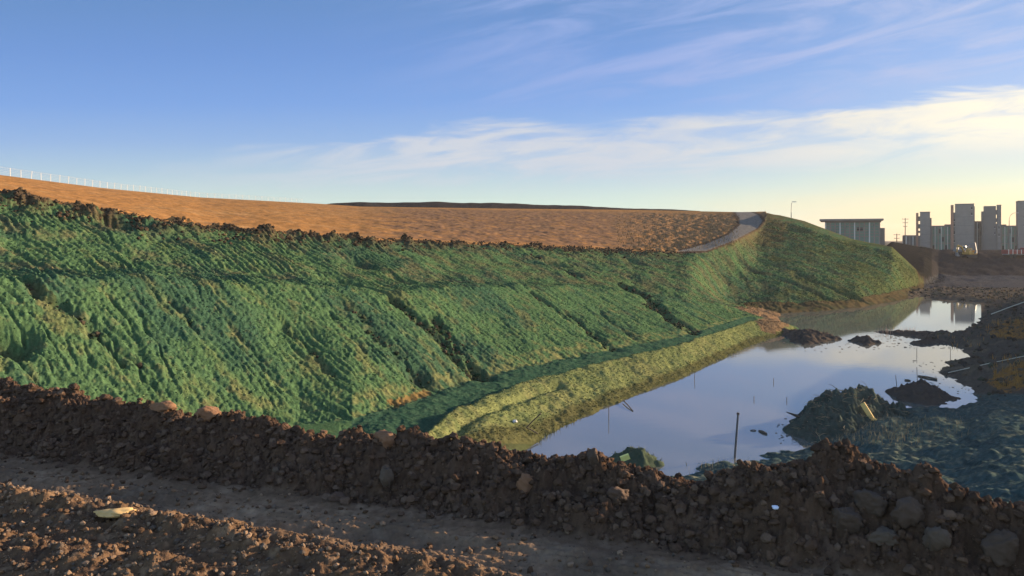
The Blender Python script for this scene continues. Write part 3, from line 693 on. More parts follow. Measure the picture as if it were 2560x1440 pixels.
for h in (.25, .5, .75, 1.0, 1.25, 1.38): wm.tube([p - o0 + Vector((0, 0, h)) for p in posts], .012, 4)
wm.build('wire', M_WIRE, fence)

# ------------------------------------------------------------------ buildings
M_CONC = mat('concrete', (.20, .175, .165), .9, scale=.6, var=.22); M_CONC2 = mat('concrete_dark', (.15, .135, .13), .9, scale=.3, var=.18)
M_GLZ = mat('green_glazing', (.085, .175, .145), .35, spec=.5, scale=.4, var=.25); M_HOLE = mat('dark_opening', (.02, .022, .025), .6, var=.2); M_TRIM = mat('pale_trim', (.48, .47, .45), .8, scale=1, var=.1)
M_BRICK = mat('red_block', (.28, .15, .11), .9, scale=.6, var=.2)
def bx(px, Y): return (px - CX) / F_PX * Y
def bz(py, Y): return CAM_H + (HOR - py) / F_PX * Y
GZ = 4.6
class Row:
    """a straight row of buildings: distance along it for each bearing"""
    def __init__(s, pxc, Yc, ang): s.c = Vector((bx(pxc, Yc), Yc)); s.a = ang; s.d = Vector((math.cos(ang), math.sin(ang))); s.n = Vector((-math.sin(ang), math.cos(ang)))
    def at(s, px, back=0.0):
        o = s.c + s.n * back; k = (px - CX) / F_PX                # x = k*y on the bearing
        return (k * o.y - o.x) / (s.d.x - k * s.d.y)
    def place(s, px, back=0.0):
        p = s.c + s.n * back + s.d * s.at(px, back); return Vector((p.x, p.y, GZ))
ROW = Row(2420, 292.0, R(-30))
def tower(label, px0, px1, ptop, Y, depth, slot=None, slots=(), notch=None, side='left', wins=()):
    """lift-shaft tower; slot=(pxa,pxb): an open bay right through it, spanned by landings"""
    pc = (px0 + px1) / 2; t_ = empty('tower_block', ROW.place(pc, Y), label, 'tower', None, ROW.a)
    Yd = t_.location.y; X = lambda p: ROW.at(p, Y) - ROW.at(pc, Y); Zz = lambda p: bz(p, Yd) - GZ
    top = Zz(ptop)
    a0, a1 = px0, px1
    if notch:
        s_, pn_, yn = notch
        if s_ == 'right': MB().box(X(pn_) + .003, X(px1), .4, depth - .4, 0, Zz(yn)).build('side_wing', M_CONC2, t_); a1 = pn_
        else: MB().box(X(px0), X(pn_) - .003, .4, depth - .4, 0, Zz(yn)).build('side_wing', M_CONC2, t_); a0 = pn_
    if slot:
        s0, s1 = slot
        MB().box(X(a0), X(s0), 0, depth, 0, top - .15).build('pier', M_BRICK if side == 'left' else M_CONC2, t_)
        MB().box(X(s1), X(a1), 0, depth, 0, top).build('shaft', M_CONC, t_)
        spans = sorted([(Zz(b), Zz(a)) for a, b in slots]); z = 0.0
        for lo, hi_ in spans + [(top - .35, top - .05)]:
            if lo - z > .1: MB().box(X(s0) - .02, X(s1) + .02, .3, depth - .3, z, lo).build('landing', M_CONC2, t_)
            z = hi_
    else:
        MB().box(X(a0), X(a1), 0, depth, 0, top).build('shaft', M_CONC, t_)
    MB().box(X(a0) - .08 if not slot else X(s1 if slot else a0) - .05, X(a1) + .08, -.08, depth + .08, top, top + .28).build('parapet', M_CONC2, t_)
    for k in range(1, int(top / 3.4)):
        MB().box(X(a0 if not slot else slot[1]) + .1, X(a1) - .1, -.035, .05, k * 3.4, k * 3.4 + .12).build('floor_line', M_CONC2, t_)
    for (wx0, wx1, wy0, wy1) in wins:
        w_ = MB().box(X(wx0), X(wx1), -.02, .3, Zz(wy1), Zz(wy0)).build('window', M_HOLE, t_)
        MB().box(X(wx0) - .06, X(wx1) + .06, -.10, -.022, Zz(wy1) - .12, Zz(wy1)).build('sill', M_TRIM, w_)
    return t_
Yb = 0.0
tower('slim concrete tower with four see-through bays, leftmost of the row', 2290, 2329, 531, Yb, 4.5, (2295.5, 2300), [(533,541),(552,560),(571,577),(582,589)], ('right', 2325, 545))
tower('widest and tallest concrete tower in the middle of the row', 2377, 2437, 511, Yb - 2, 5.5, (2384, 2388), [(513,531)], ('right', 2435, 516), 'left',
      [(2384.5,2387,548,553),(2384.5,2387,560,566),(2384.5,2387,578,586),(2384.5,2387,600,606),(2428,2431,518,524),(2428,2431,532,538)])
tower('concrete tower right of the widest one with bright open bays down its right side', 2454, 2503, 514, Yb, 4.5, (2490, 2493.5), [(516,525),(536,546),(555,559)], ('left', 2460, 528), 'right',
      [(2486,2488,566,571),(2486,2488,580,586),(2496,2499,566,572),(2496,2499,584,590)])
tower('tall grey tower cut off by the right edge of the photo', 2545, 2602, 503, Yb - 4, 9, None, (), None, 'left', [(2560,2564,520,526),(2560,2564,540,546),(2560,2564,560,566)])
def low_block(label, px0, px1, ptop, Y, depth, ncol, rows, ledge=None, glazed=True):
    pc = (px0 + px1) / 2; t_ = empty('low_building', ROW.place(pc, Y), label, 'building', None, ROW.a)
    Yd = t_.location.y; X = lambda p: ROW.at(p, Y) - ROW.at(pc, Y); Zz = lambda p: bz(p, Yd) - GZ; top = Zz(ptop)
    MB().box(X(px0), X(px1), .5, depth, 0, top).build('wall', M_GLZ if glazed else M_CONC2, t_)
    MB().box(X(px0) - .1, X(px1) + .1, .1, depth + .2, top + .003, top + .5).build('roof', M_CONC, t_)
    if ledge: MB().box(X(ledge[0]), X(ledge[1]), .0, depth, top + .503, Zz(ledge[2])).build('roof_house', M_CONC2, t_)
    for k in range(ncol + 1):
        x_ = X(px0) + (X(px1) - X(px0)) * k / ncol; MB().box(x_ - .16, x_ + .16, .12, .49, 0, top).build('column', M_TRIM if k % 2 else M_CONC, t_)
    for r in range(1, rows):
        MB().box(X(px0), X(px1), .2, .48, top * r / rows - .15, top * r / rows + .15).build('floor_slab', M_CONC, t_)
    for r in range(rows):
        for k in range(ncol):
            if (k * 7 + r * 3) % 4 == 0:
                x_ = X(px0) + (X(px1) - X(px0)) * (k + .5) / ncol; w_ = (X(px1) - X(px0)) / ncol * .3
                MB().box(x_ - w_, x_ + w_, .42, .6, top * (r + .2) / rows, top * (r + .75) / rows).build('window', M_HOLE, t_)
    return t_
low_block('low green-glazed block between the slim tower and the widest tower', 2330, 2377, 567, Yb + 3, 9, 6, 3, (2361, 2377, 561))
low_block('grey link block joining the two middle towers', 2437, 2456, 556, Yb + 3, 8, 3, 4, None, False)
low_block('low green-glazed block beside the tower at the right edge', 2504, 2545, 567, Yb + 2, 9, 5, 3, (2504, 2516, 561))
low_block('low grey annex at the left foot of the slim tower', 2257, 2291, 591, Yb + 2, 8, 4, 1, None, False)
# wide hall with an overhanging roof behind the green hill
HROW = Row(2130, 262.0, R(-24))
hall = empty('hall', HROW.place(2135), 'wide flat-roofed hall with overhanging eaves behind the green hill', 'building', None, HROW.a)
X = lambda p: HROW.at(p) - HROW.at(2135); Zz = lambda p: bz(p, hall.location.y) - GZ
MB().box(X(2062), X(2201), 1.5, 22, 0, Zz(556)).build('wall', M_GLZ, hall)
MB().box(X(2049), X(2209), -.6, 24, Zz(551.5), Zz(547)).build('roof', M_CONC, hall)
MB().box(X(2062), X(2203), .6, 23, Zz(556) + .003, Zz(551.5) - .003).build('fascia', M_CONC2, hall)
MB().box(X(2201) + .003, X(2213), 2.5, 20, 0, Zz(570)).build('annex', M_CONC2, hall)
for k in range(12):
    x_ = X(2064) + (X(2199) - X(2064)) * k / 11; MB().box(x_ - .18, x_ + .18, .9, 1.49, 0, Zz(556)).build('column', M_CONC if k % 3 else M_TRIM, hall)
for py_ in (563, 570, 577, 584, 591): MB().box(X(2062), X(2201), 1.1, 1.48, Zz(py_) - .09, Zz(py_) + .09).build('floor_slab', M_CONC, hall)
for px_ in (2146, 2154): MB().box(X(px_) - .45, X(px_) + .45, 1.3, 1.6, Zz(578), Zz(568)).build('window', M_HOLE, hall)

# ------------------------------------------------------------------ poles and lamps in the distance
M_STEEL = mat('steel_dark', (.12, .12, .13), .5, metal=.4, var=.15); M_WOODP = mat('pole_wood', (.16, .13, .11), .9, var=.2)
def utility_pole(px_, ytop, Y, label, arms=2):
    z0 = float(zat(np.array([bx(px_, Y)]), np.array([Y]))[0]); h = bz(ytop, Y) - z0
    t_ = empty('utility_pole', (bx(px_, Y), Y, z0), label, 'utility pole')
    MB().tube([(0, 0, -.3), (0, 0, h)], [.2, .13], 8).build('pole', M_WOODP, t_)
    for k in range(arms):
        z = h - .5 - 1.4 * k; MB().box(-1.2 + .2 * k, 1.2 - .2 * k, -.07, .07, z, z + .14).build('crossarm', M_STEEL, t_)
        for x_ in (-1.05 + .2 * k, 1.05 - .2 * k): MB().tube([(x_, 0, z + .143), (x_, 0, z + .45)], .07, 6).build('insulator', M_TRIM, t_)
utility_pole(2263, 545, 285, 'tall utility pole with crossarms in the gap left of the slim tower', 3)
utility_pole(2242, 584, 280, 'short utility pole at the right end of the hall')
def street_lamp(px_, ytop, Y, label, reach, dbl=False):
    z0 = float(zat(np.array([bx(px_, Y)]), np.array([Y]))[0]); h = bz(ytop, Y) - z0
    t_ = empty('street_lamp', (bx(px_, Y), Y, z0), label, 'street lamp')
    MB().tube([(0, 0, -.2), (0, 0, h * .8)], [.16, .10], 8).build('post', M_STEEL, t_)
    for sg in ((1, -1) if dbl else (1,)):
        arm = [(sg * reach * math.sin(a) , 0, h * .8 + h * .2 * (1 - math.cos(a)) if False else h * .8 + h * .19 * math.sin(a * .98)) for a in np.linspace(0, math.pi / 2, 7)]
        arm = [(sg * reach * (1 - math.cos(a)), 0, h * .8 + h * .19 * math.sin(a)) for a in np.linspace(0, math.pi / 2, 8)]
        MB().tube(arm, .07, 6).build('arm', M_STEEL, t_)
        MB().box(sg * reach - .1, sg * reach + sg * .9 + .1, -.16, .16, h * .99 - .12, h * .99 + .08).build('lamp_head', M_TRIM, t_)
street_lamp(2523, 531, 270, 'curved-arm street lamp against the sky left of the edge tower', 2.3)
street_lamp(1978, 503, 200, 'lone lamp post with a short head rising behind the green hill', .35)

# ------------------------------------------------------------------ machines on the far bank
M_YEL = mat('machine_yellow', (.36, .21, .05), .45, scale=2, var=.15); M_GREY = mat('machine_grey', (.16, .16, .17), .5, scale=2, var=.2); M_TRK = mat('track_rubber', (.03, .03, .03), .8, var=.3)
M_GLASS = mat('cab_glass', (.05, .06, .07), .1, spec=.7, var=.1); M_REDP = mat('machine_red', (.22, .05, .042), .5, scale=2, var=.2); M_WHT = mat('white_paint', (.55, .54, .52), .5, var=.08)
def excavator(px_, Y, label, body, rz, sc=1.0):
    x_ = bx(px_, Y); z0 = float(zat(np.array([x_]), np.array([Y]))[0])
    t_ = empty('excavator', (x_, Y, z0), label, 'excavator', None, rz); t_.scale = (sc,) * 3
    for s_ in (-1, 1):
        poly = [(-1.55, .0), (1.55, .0), (1.85, .3), (1.85, .5), (1.55, .8), (-1.55, .8), (-1.85, .5), (-1.85, .3)]
        MB().prism(poly, s_ * 1.0 - .28, s_ * 1.0 + .28).build('track', M_TRK, t_)
    MB().tube([(0, 0, .8), (0, 0, 1.05)], .6, 12).build('turntable', M_TRK, t_)
    MB().box(-1.7, 1.3, -1.15, 1.15, 1.06, 1.75).build('body', body, t_, .08)
    MB().prism([(-2.0, 1.1), (-1.1, 1.1), (-1.1, 2.25), (-1.7, 2.25), (-2.0, 1.9)], -1.1, 1.1).build('counterweight', body, t_, .06)
    cab = MB().prism([(.0, 1.76), (1.3, 1.76), (1.25, 2.3), (.95, 2.85), (.0, 2.85)], .1, 1.1).build('cab', M_WHT if body is M_GREY else body, t_)
    MB().prism([(.12, 2.05), (1.2, 2.05), (1.15, 2.3), (.9, 2.7), (.12, 2.7)], .08, 1.12).build('cab_window', M_GLASS, cab)
    MB().prism([(1.0, 1.45), (1.35, 1.35), (2.4, 3.1), (3.9, 3.55), (3.85, 3.85), (2.15, 3.5)], -.6, -.25).build('boom', body, t_)
    MB().prism([(3.6, 3.9), (3.95, 3.7), (4.25, 1.7), (4.05, 1.6)], -.56, -.29).build('stick', body, t_)
    MB().prism([(4.0, 1.7), (4.35, 1.6), (4.3, .7), (3.55, .45), (3.35, .8), (3.8, 1.05)], -.75, -.1).build('bucket', M_GREY, t_)
    return t_
excavator(2422, 192, 'yellow excavator on the dark far bank in front of the widest tower', M_YEL, R(200), .9)
excavator(2404, 194, 'grey excavator with a white cab just left of the yellow one', M_GREY, R(-50), .85)
def truck(px_, Y, label):
    x_ = bx(px_, Y); z0 = float(zat(np.array([x_]), np.array([Y]))[0])
    t_ = empty('truck', (x_, Y, z0), label, 'truck', None, R(4))
    MB().box(-3.4, 3.4, -.9, .9, .75, 1.0).build('chassis', M_GREY, t_)
    MB().box(-3.4, 1.5, -1.15, 1.15, 1.003, 2.0).build('cargo_bed', M_REDP, t_, .04)
    for k in range(5): MB().box(-3.3 + k * 1.15, -3.15 + k * 1.15, -1.22, -1.153, .95, 2.15).build('stake', M_WHT, t_)
    cab = MB().prism([(1.7, .8), (3.5, .8), (3.5, 1.8), (3.2, 2.6), (1.7, 2.6)], -1.1, 1.1).build('cab', M_REDP, t_, .05)
    MB().prism([(2.0, 1.75), (3.3, 1.75), (3.1, 2.4), (2.0, 2.4)], -1.13, 1.13).build('cab_window', M_GLASS, cab)
    for x_ in (-2.5, -1.4, 2.6):
        for s_ in (-1, 1): MB().tube([(x_, s_ * .75, .48), (x_, s_ * 1.08, .48)], .48, 14).build('wheel', M_TRK, t_)
truck(2543, 192, 'red truck with white stakes on the far bank at the right edge')

# ------------------------------------------------------------------ mounds in and beside the pond
M_MUD = mat('wet_mud', (.058, .048, .041), 1.0, spec=0.0, scale=2.5, var=.5, bump=1.0); M_NET = mat('net_heap', (.050, .062, .052), 1.0, spec=0.0, scale=5.0, var=.75, bump=1.0); M_NETG = mat('green_net', (.050, .066, .045), 1.0, spec=0.0, scale=6, var=.5, bump=.8)
M_STRAW = mat('dry_stalk', (.24, .19, .11), .9, var=.3); M_GOLD = mat('golden_grass', (.30, .16, .05), .9, spec=0.0, var=.4); M_TWIG = mat('twig', (.09, .07, .055), .9, var=.3); M_PALE = mat('pale_stalk', (.42, .40, .33), .9, var=.2); M_REED = mat('reed_pink', (.36, .22, .16), .9, var=.3)
def mound_mesh(q, h, seed, rag, name, m, parent=None, res=.16, loc=(0, 0, 0), peaks=()):
    """q: outline on the water plane (world xy); a solid rounded heap rising from it"""
    x0, x1 = min(p[0] for p in q) - rag, max(p[0] for p in q) + rag; y0, y1 = min(p[1] for p in q) - rag, max(p[1] for p in q) + rag
    nx, ny = int((x1 - x0) / res) + 2, int((y1 - y0) / res) + 2
    gx_, gy_ = np.meshgrid(np.linspace(x0, x1, nx), np.linspace(y0, y1, ny))
    d = seg_dist(gx_, gy_, q + q[:1]); d = np.where(inside(gx_, gy_, q), d, -d) + rag * .5 * fbm(gx_ / 1.1, gy_ / 1.4, 4, seed)
    dm = max(.6, float(d.max()))
    z = h * np.sign(d) * (np.abs(d) / dm) ** .8 * (d > 0) + np.minimum(d, 0) * 1.2
    for (a_, b_, hh, rr) in peaks: z += hh * np.exp(-(((gx_ - a_) ** 2 + (gy_ - b_) ** 2) / rr ** 2)) * (d > 0)
    z += (.30 * fbm(gx_ / .55, gy_ / .6, 4, seed + 5) + .24 * np.abs(fbm(gx_ / .4, gy_ / .45, 3, seed + 6)) - .08 + .12 * fbm(gx_ / .2, gy_ / .22, 2, seed + 7)) * min(1, h) * sstep(d, 0, .7)
    z = np.maximum(z, -.5)
    co = np.stack([gx_ - loc[0], gy_ - loc[1], z - loc[2]], -1).reshape(-1, 3)
    ii = (np.arange(ny - 1)[:, None] * nx + np.arange(nx - 1)[None, :]); qd = np.stack([ii, ii + 1, ii + nx + 1, ii + nx], -1)
    keep = (z > -.45)
    kf = keep[:-1, :-1] | keep[1:, :-1] | keep[:-1, 1:] | keep[1:, 1:]
    me = raw_mesh(name, co, qd[kf], True); me.materials.append(m); o = bpy.data.objects.new(name, me); COL.objects.link(o)
    if parent is not None: o.parent = parent
    return o, (lambda xx, yy: float(z[int(np.clip((yy - y0) / (y1 - y0) * (ny - 1), 0, ny - 1)), int(np.clip((xx - x0) / (x1 - x0) * (nx - 1), 0, nx - 1))]))
def img_poly(pts, zz=0.0): return [tuple(wp(a, b, z=zz)[:2]) for a, b in pts]
def island(pts, h, seed, label, m=None, res=.16, rag=.9):
    q = img_poly(pts); c = (sum(p[0] for p in q) / len(q), sum(p[1] for p in q) / len(q), 0)
    o, f = mound_mesh(q, h, seed, rag, 'mud_island', m or M_MUD, None, res, c); o.location = c; tag(o, label, 'mud island'); return o, f
island([(1925,828),(1960,838),(1985,855),(2010,862),(2050,858),(2075,852),(2102,848),(2080,842),(2040,836),(1990,832),(1950,826)], .8, 101, 'dark pointed mud island at the end of the bare brown dike')
island([(2118,850),(2140,856),(2168,863),(2200,858),(2202,853),(2170,850),(2140,848)], .55, 103, 'small low mud island alone in the water between the spit and the reeds')
island([(2180,829),(2230,836),(2290,842),(2330,850),(2400,846),(2400,838),(2350,834),(2300,832),(2240,829)], .45, 105, 'long thin mud bar with reeds on its left end', rag=.35)
island([(2270,858),(2300,862),(2350,858),(2380,858),(2340,853),(2290,855)], .4, 106, 'thin mud bar in front of the reed bar by the right bank', rag=.3)
island([(2335,831),(2360,833),(2372,830),(2350,828)], .35, 107, 'tiny mud hump behind the reed bar', rag=.25)
island([(2214,980),(2250,1003),(2320,1012),(2370,1010),(2396,996),(2370,985),(2340,972),(2290,968),(2240,972)], .75, 109, 'rounded dark mud island between the debris heap and the right bank', res=.12, rag=.8)

def stick(mbd, p, d, L, r, bend=.1):
    p = Vector(p); d = Vector(d).normalized(); n_ = Vector((random.uniform(-1, 1), random.uniform(-1, 1), random.uniform(-.4, 1))) * bend * L
    mbd.tube([p, p + d * L * .5 + n_ * .6, p + d * L + n_ * .2], [r, r * .8, r * .4], 5)
# debris heap
q = img_poly([(1962,1075),(1985,1092),(2040,1108),(2110,1110),(2200,1100),(2260,1085),(2290,1050),(2250,1030),(2180,1015),(2100,1016),(2030,1030),(1985,1050)])
hc = (sum(p[0] for p in q) / len(q), sum(p[1] for p in q) / len(q), 0)
heap = empty('debris_heap', hc, 'ragged heap of torn net, reeds and branches at the water edge', 'debris heap')
pk = wp(2110, 1040, Y=40); pk2 = wp(2175, 1040, Y=40)
ho, hz = mound_mesh(q, 1.35, 121, .6, 'mound', M_NET, heap, .07, hc, [(pk.x - .6, 40.6, .65, 1.3), (pk2.x + .2, 40.8, .6, .8)])
tw, st = MB(), MB()
for k in range(800):
    i = random.randrange(len(q)); a_ = Vector((*hc[:2], 0)).lerp(Vector((*q[i], 0)), random.random() ** .6 * .98); zz = hz(a_.x, a_.y)
    if zz < -.05: continue
    d = Vector((random.uniform(-1, 1), random.uniform(-1, 1), random.uniform(-.2, .22)))
    stick(st if random.random() < .45 else tw, (a_.x - hc[0], a_.y - hc[1], zz), d, random.uniform(.12, .7), random.uniform(.006, .018), .25)
tag(tw.build('twigs', M_TWIG, heap), kind='stuff'); tag(st.build('dry_stalks', M_STRAW, heap), kind='stuff')
for (a_, b_, c_, d_, r) in [(2010,1052,1966,1030,.09), (2010,1080,1964,1098,.08), (2030,1030,2150,992,.035), (2110,1010,2062,985,.05), (2052,1022,2066,983,.03), (2165,1010,2180,986,.07)]:
    p0 = wp(a_, b_, Y=40.2) - Vector(hc); p1 = wp(c_, d_, Y=39.9) - Vector(hc); mb_ = MB(); mb_.tube([p0, p0.lerp(p1, .5) + Vector((0, 0, .06)), p1], [r, r * .8, r * .25], 7); mb_.build('branch', M_TWIG, heap)
M_PLANK = mat('plank_yellow', (.68, .46, .17), .8, scale=5, var=.15)
pa, pb_ = wp(2156, 1008, Y=38.6), wp(2182, 1050, Y=38.2)
pl = MB(); dv = (pb_ - pa); L = dv.length; Mx = Matrix.Translation(pa) @ dv.to_track_quat('X', 'Z').to_matrix().to_4x4()
pl.box(0, L, -.03, .03, -.13, .13, Mx); po = pl.build('plank', M_PLANK); tag(po, 'bright yellow broken board leaning on the debris heap', 'board')
pa, pb_ = wp(2182, 1047, Y=38.0), wp(2200, 1056, Y=37.9); dv = pb_ - pa; Mx = Matrix.Translation(pa) @ dv.to_track_quat('X', 'Z').to_matrix().to_4x4()
tag(MB().box(0, dv.length, -.03, .03, -.07, .07, Mx).build('plank', M_PLANK), 'short yellow splinter lying at the foot of the leaning board', 'board')
# green net mound near the berm
q = img_poly([(1520,1150),(1560,1170),(1610,1178),(1655,1165),(1640,1145),(1600,1135),(1550,1138)])
gc = (sum(p[0] for p in q) / len(q), sum(p[1] for p in q) / len(q), 0)
gm, gz = mound_mesh(q, .6, 131, .45, 'net_mound', M_NETG, None, .07, gc); gm.location = gc; tag(gm, 'green net-covered mound standing in the near water behind the berm', 'net mound')
pa, pb_ = wp(1552, 1148, Y=30.2), wp(1573, 1140, Y=30.2); dv = pb_ - pa; Mx = Matrix.Translation(pa) @ dv.to_track_quat('X', 'Z').to_matrix().to_4x4()
tag(MB().box(0, dv.length, -.08, .08, -.10, .10, Mx).build('foam_block', mat('yellow_foam', (.75, .70, .22), .7, var=.1)), 'small yellow foam block on the green net mound', 'foam block')

# poles, stakes and pipes
p0 = wp(1836, 1156, z=-.2); p1 = wp(1845, 1036, Y=p0.y)
pole = empty('pole', p0, 'black pole leaning slightly right out of the water behind the berm', 'pole')
MB().tube([Vector((0, 0, 0)), p1 - p0], [.055, .045], 8).build('shaft', M_STEEL, pole); MB().tube([p1 - p0, p1 - p0 + Vector((.01, 0, .08))], [.075, .06], 8).build('cap', M_TRK, pole)
def stake(px_, yb, yt, lean, label, m=M_TWIG, r=.022, name='stake', cat='stake'):
    a_ = wp(px_, yb, z=0.0); b_ = wp(px_ + lean, yt, Y=a_.y); o = MB().tube([Vector((0, 0, -.3)), Vector((0, 0, 0)), b_ - a_], [r, r, r * .7], 6).build(name, m); o.location = a_; tag(o, label, cat)
stake(1736, 952, 933, 1, 'short dark stake in the water near the middle of the dike')
stake(1934, 956, 945, 0, 'short stake alone in the middle of the pond')
stake(2242, 966, 938, -3, 'leaning stake in the water left of the rounded mud island')
stake(2294, 968, 918, -2, 'tall thin stake beside the rounded mud island')
stake(2376, 905, 868, 0, 'thin stake in the water in front of the right bank tip')
stake(2292, 888, 868, 0, 'thin stake in the water under the reed bar')
stake(1522, 1048, 1012, 0, 'thin dark twig upright in the water by the near dike edge')
stake(1885, 1000, 990, 0, 'tiny stub poking out of the water left of the debris heap')
stake(1967, 1003, 993, 0, 'tiny stub in the water right above the debris heap')
def rod(a_, b_, r, label, m, name, cat):
    p0, p1 = Vector(a_), Vector(b_); md_ = (p0 + p1) / 2; o = MB().tube([p0 - md_, (p0 + p1) / 2 - md_ + Vector((0, 0, .03)), p1 - md_], r, 6).build(name, m); o.location = md_; tag(o, label, cat)
def on(px_, py_, lift=.06, y0=19):
    x_, y_ = hit2(px_, py_, y0); return (x_, y_, float(zat(np.array([x_]), np.array([y_]))[0]) + lift)
def hit2(px, py, y0=19.0):
    col = int(np.clip(round((px - PX[0]) / (PX[1] - PX[0])), 0, NCOL - 1)); e = e_of(py)
    ok = np.where((YR >= y0) & (np.maximum(Z0[:, col], 0) >= CAM_H - e * YR))[0]; Y = YR[ok[0]] if len(ok) else 100.0
    return ((px - CX) / F_PX * Y, Y)
rod(on(2362, 938, .1), on(2575, 896, .25), .028, 'long pale pipe lying across the dark right bank', M_PALE, 'pipe', 'pipe')
rod(on(2478, 790, .2), on(2565, 774, 1.0), .055, 'pale pole sticking out over the far end of the right bank', M_PALE, 'pipe', 'pipe')
rod(on(1316, 1078, .1), wp(1352, 1034, Y=36.5), .03, 'thin dark stick leaning on the near end of the dike', M_TWIG, 'stick', 'stick')
rod(on(1316, 1078, .1), on(1345, 1092, .1), .03, 'short dark stick lying at the foot of the leaning stick on the dike', M_TWIG, 'stick', 'stick')
rod((*wp(1557, 1005, z=0)[:2], .12), (*wp(1582, 1028, z=0)[:2], .02), .035, 'bent branch reaching from the dike edge into the water', M_TWIG, 'branch', 'branch')
rod((*wp(1898, 1078, z=0)[:2], .02), (*wp(1916, 1086, z=0)[:2], .03), .06, 'dark piece of driftwood floating left of the debris heap', M_TWIG, 'driftwood', 'driftwood')
rod((*wp(1876, 1077, z=0)[:2], .01), (*wp(1890, 1077, z=0)[:2], .02), .03, 'thin floating stick left of the bigger driftwood', M_TWIG, 'driftwood', 'driftwood')
rod((*wp(2296, 941, z=0)[:2], .03), (*wp(2342, 950, z=0)[:2], .06), .07, 'dark log floating behind the rounded mud island', M_TWIG, 'driftwood', 'driftwood')
rod((*wp(2262, 951, z=0)[:2], .03), (*wp(2276, 953, z=0)[:2], .03), .06, 'short dark log floating left of the longer log', M_TWIG, 'driftwood', 'driftwood')
# litter
def litter(px_, py_, s_, label, m, y0, name='plastic_bag', cat='litter'):
    w = V3.copy(); w *= 1 + .35 * fbm(w[:, 0] * 1.6 + px_, w[:, 1] * 1.6 + w[:, 2], 3, 140)[:, None]; w *= (s_, s_ * .8, s_ * .5)
    p = on(px_, py_, s_ * .3, y0); me = raw_mesh(name, w, F3, True); me.materials.append(m); o = bpy.data.objects.new(name, me); COL.objects.link(o); o.location = p; tag(o, label, cat)
litter(1939, 1282, .045, 'small blue and white wrapper on the dark face of the right heap', mat('wrapper', (.55, .62, .85), .4, var=.3), 7)
litter(1287, 1056, .14, 'white plastic scrap on the near end of the yellow-green dike', M_WHT, 19)
litter(1787, 1022, .12, 'white scrap floating in the middle of the near water', M_WHT, 19)

# ------------------------------------------------------------------ reeds and dry grass, too many to count
def blades(name, spots, h0, h1, w, m, label, lean=.25):
    mb_ = MB()
    for (x_, y_, z_) in spots:
        h = random.uniform(h0, h1); a_ = random.uniform(0, 6.28); l_ = random.uniform(0, lean) * h; b_ = random.uniform(0, 6.28)
        dx, dy = math.cos(a_) * w, math.sin(a_) * w; lx, ly = math.cos(b_) * l_, math.sin(b_) * l_
        mb_.add([(x_ - dx, y_ - dy, z_), (x_ + dx, y_ + dy, z_), (x_ + dx * .6 + lx * .4, y_ + dy * .6 + ly * .4, z_ + h * .6), (x_ - dx * .6 + lx * .4, y_ - dy * .6 + ly * .4, z_ + h * .6), (x_ + lx, y_ + ly, z_ + h)], [(0, 1, 2, 3), (3, 2, 4)])
    tag(mb_.build(name, m), label, None, None, 'stuff')
sp_ = []
for k in range(70):
    p = wp(random.uniform(2180, 2290), random.uniform(827, 835), z=0.05); sp_.append(p)
blades('reeds', sp_, .35, .85, .016, M_REED, 'pinkish reed stalks on the thin mud bar', .12)
sp_ = []
for (xa, xb, ya, yb, n_) in [(2460, 2545, 728, 748, 160), (2080, 2300, 1062, 1115, 420), (2180, 2420, 1040, 1100, 130), (1700, 1880, 1150, 1195, 120)]:
    for k in range(n_):
        p = on(random.uniform(xa, xb), random.uniform(ya, yb), -.02); sp_.append(p)
blades('dry_grass', sp_, .10, .34, .010, M_STRAW, 'dry straw-coloured grass on the right bank', .7)
sp_ = []
for k in range(900):
    px_ = random.uniform(1345, 1940); p = wp(px_, np.interp(px_, [1340,1400,1500,1700,1860,1950], [1110,1070,1015,943,870,838]) + random.uniform(-4, 3), z=0.0); sp_.append((p.x, p.y, -.02))
blades('shore_grass', sp_, .08, .3, .014, mat('shore_grass', (.10, .11, .04), .9, var=.4), 'short grass fringe along the dike waterline', .6)

# ------------------------------------------------------------------ leafy ground cover on the slope
def leaf_cover(name, weight, n, smin, smax, label, up=.5, lo=.3, hi=2.1):
    area = (np.gradient(YR)[:, None] * GY) * weight; p = (area / area.sum()).ravel(); pick = RNG.choice(p.size, n, p=p)
    P = np.stack([GX.ravel()[pick] + RNG.normal(0, .05, n), GY.ravel()[pick] + RNG.normal(0, .05, n)], -1)
    zz = zat(P[:, 0], P[:, 1]); s_ = RNG.uniform(smin, smax, n) * np.maximum(1, P[:, 1] / 70)
    A = RNG.normal(size=(n, 3)); A[:, 2] *= up; A /= np.linalg.norm(A, axis=1)[:, None]
    B = np.cross(A, RNG.normal(size=(n, 3))); B /= np.linalg.norm(B, axis=1)[:, None]
    c0 = np.stack([P[:, 0], P[:, 1], zz + s_ * .35], -1); a_ = A * s_[:, None]; b_ = B * (s_ * .45)[:, None]
    v = np.stack([c0 - a_, c0 + b_, c0 + a_, c0 - b_], 1).reshape(-1, 3); f = np.arange(n * 4).reshape(n, 4)
    cl = VCL[pick] * RNG.uniform(lo, hi, (n, 1)); cl = np.repeat(cl, 4, 0)
    me = raw_mesh(name, v, f, False); at = me.color_attributes.new('Col', 'FLOAT_COLOR', 'POINT')
    at.data.foreach_set('color', np.concatenate([cl, np.ones((len(cl), 1))], 1).astype(np.float32).ravel()); me.materials.append(M_GREEN)
    o = bpy.data.objects.new(name, me); COL.objects.link(o); tag(o, label, None, None, 'stuff')
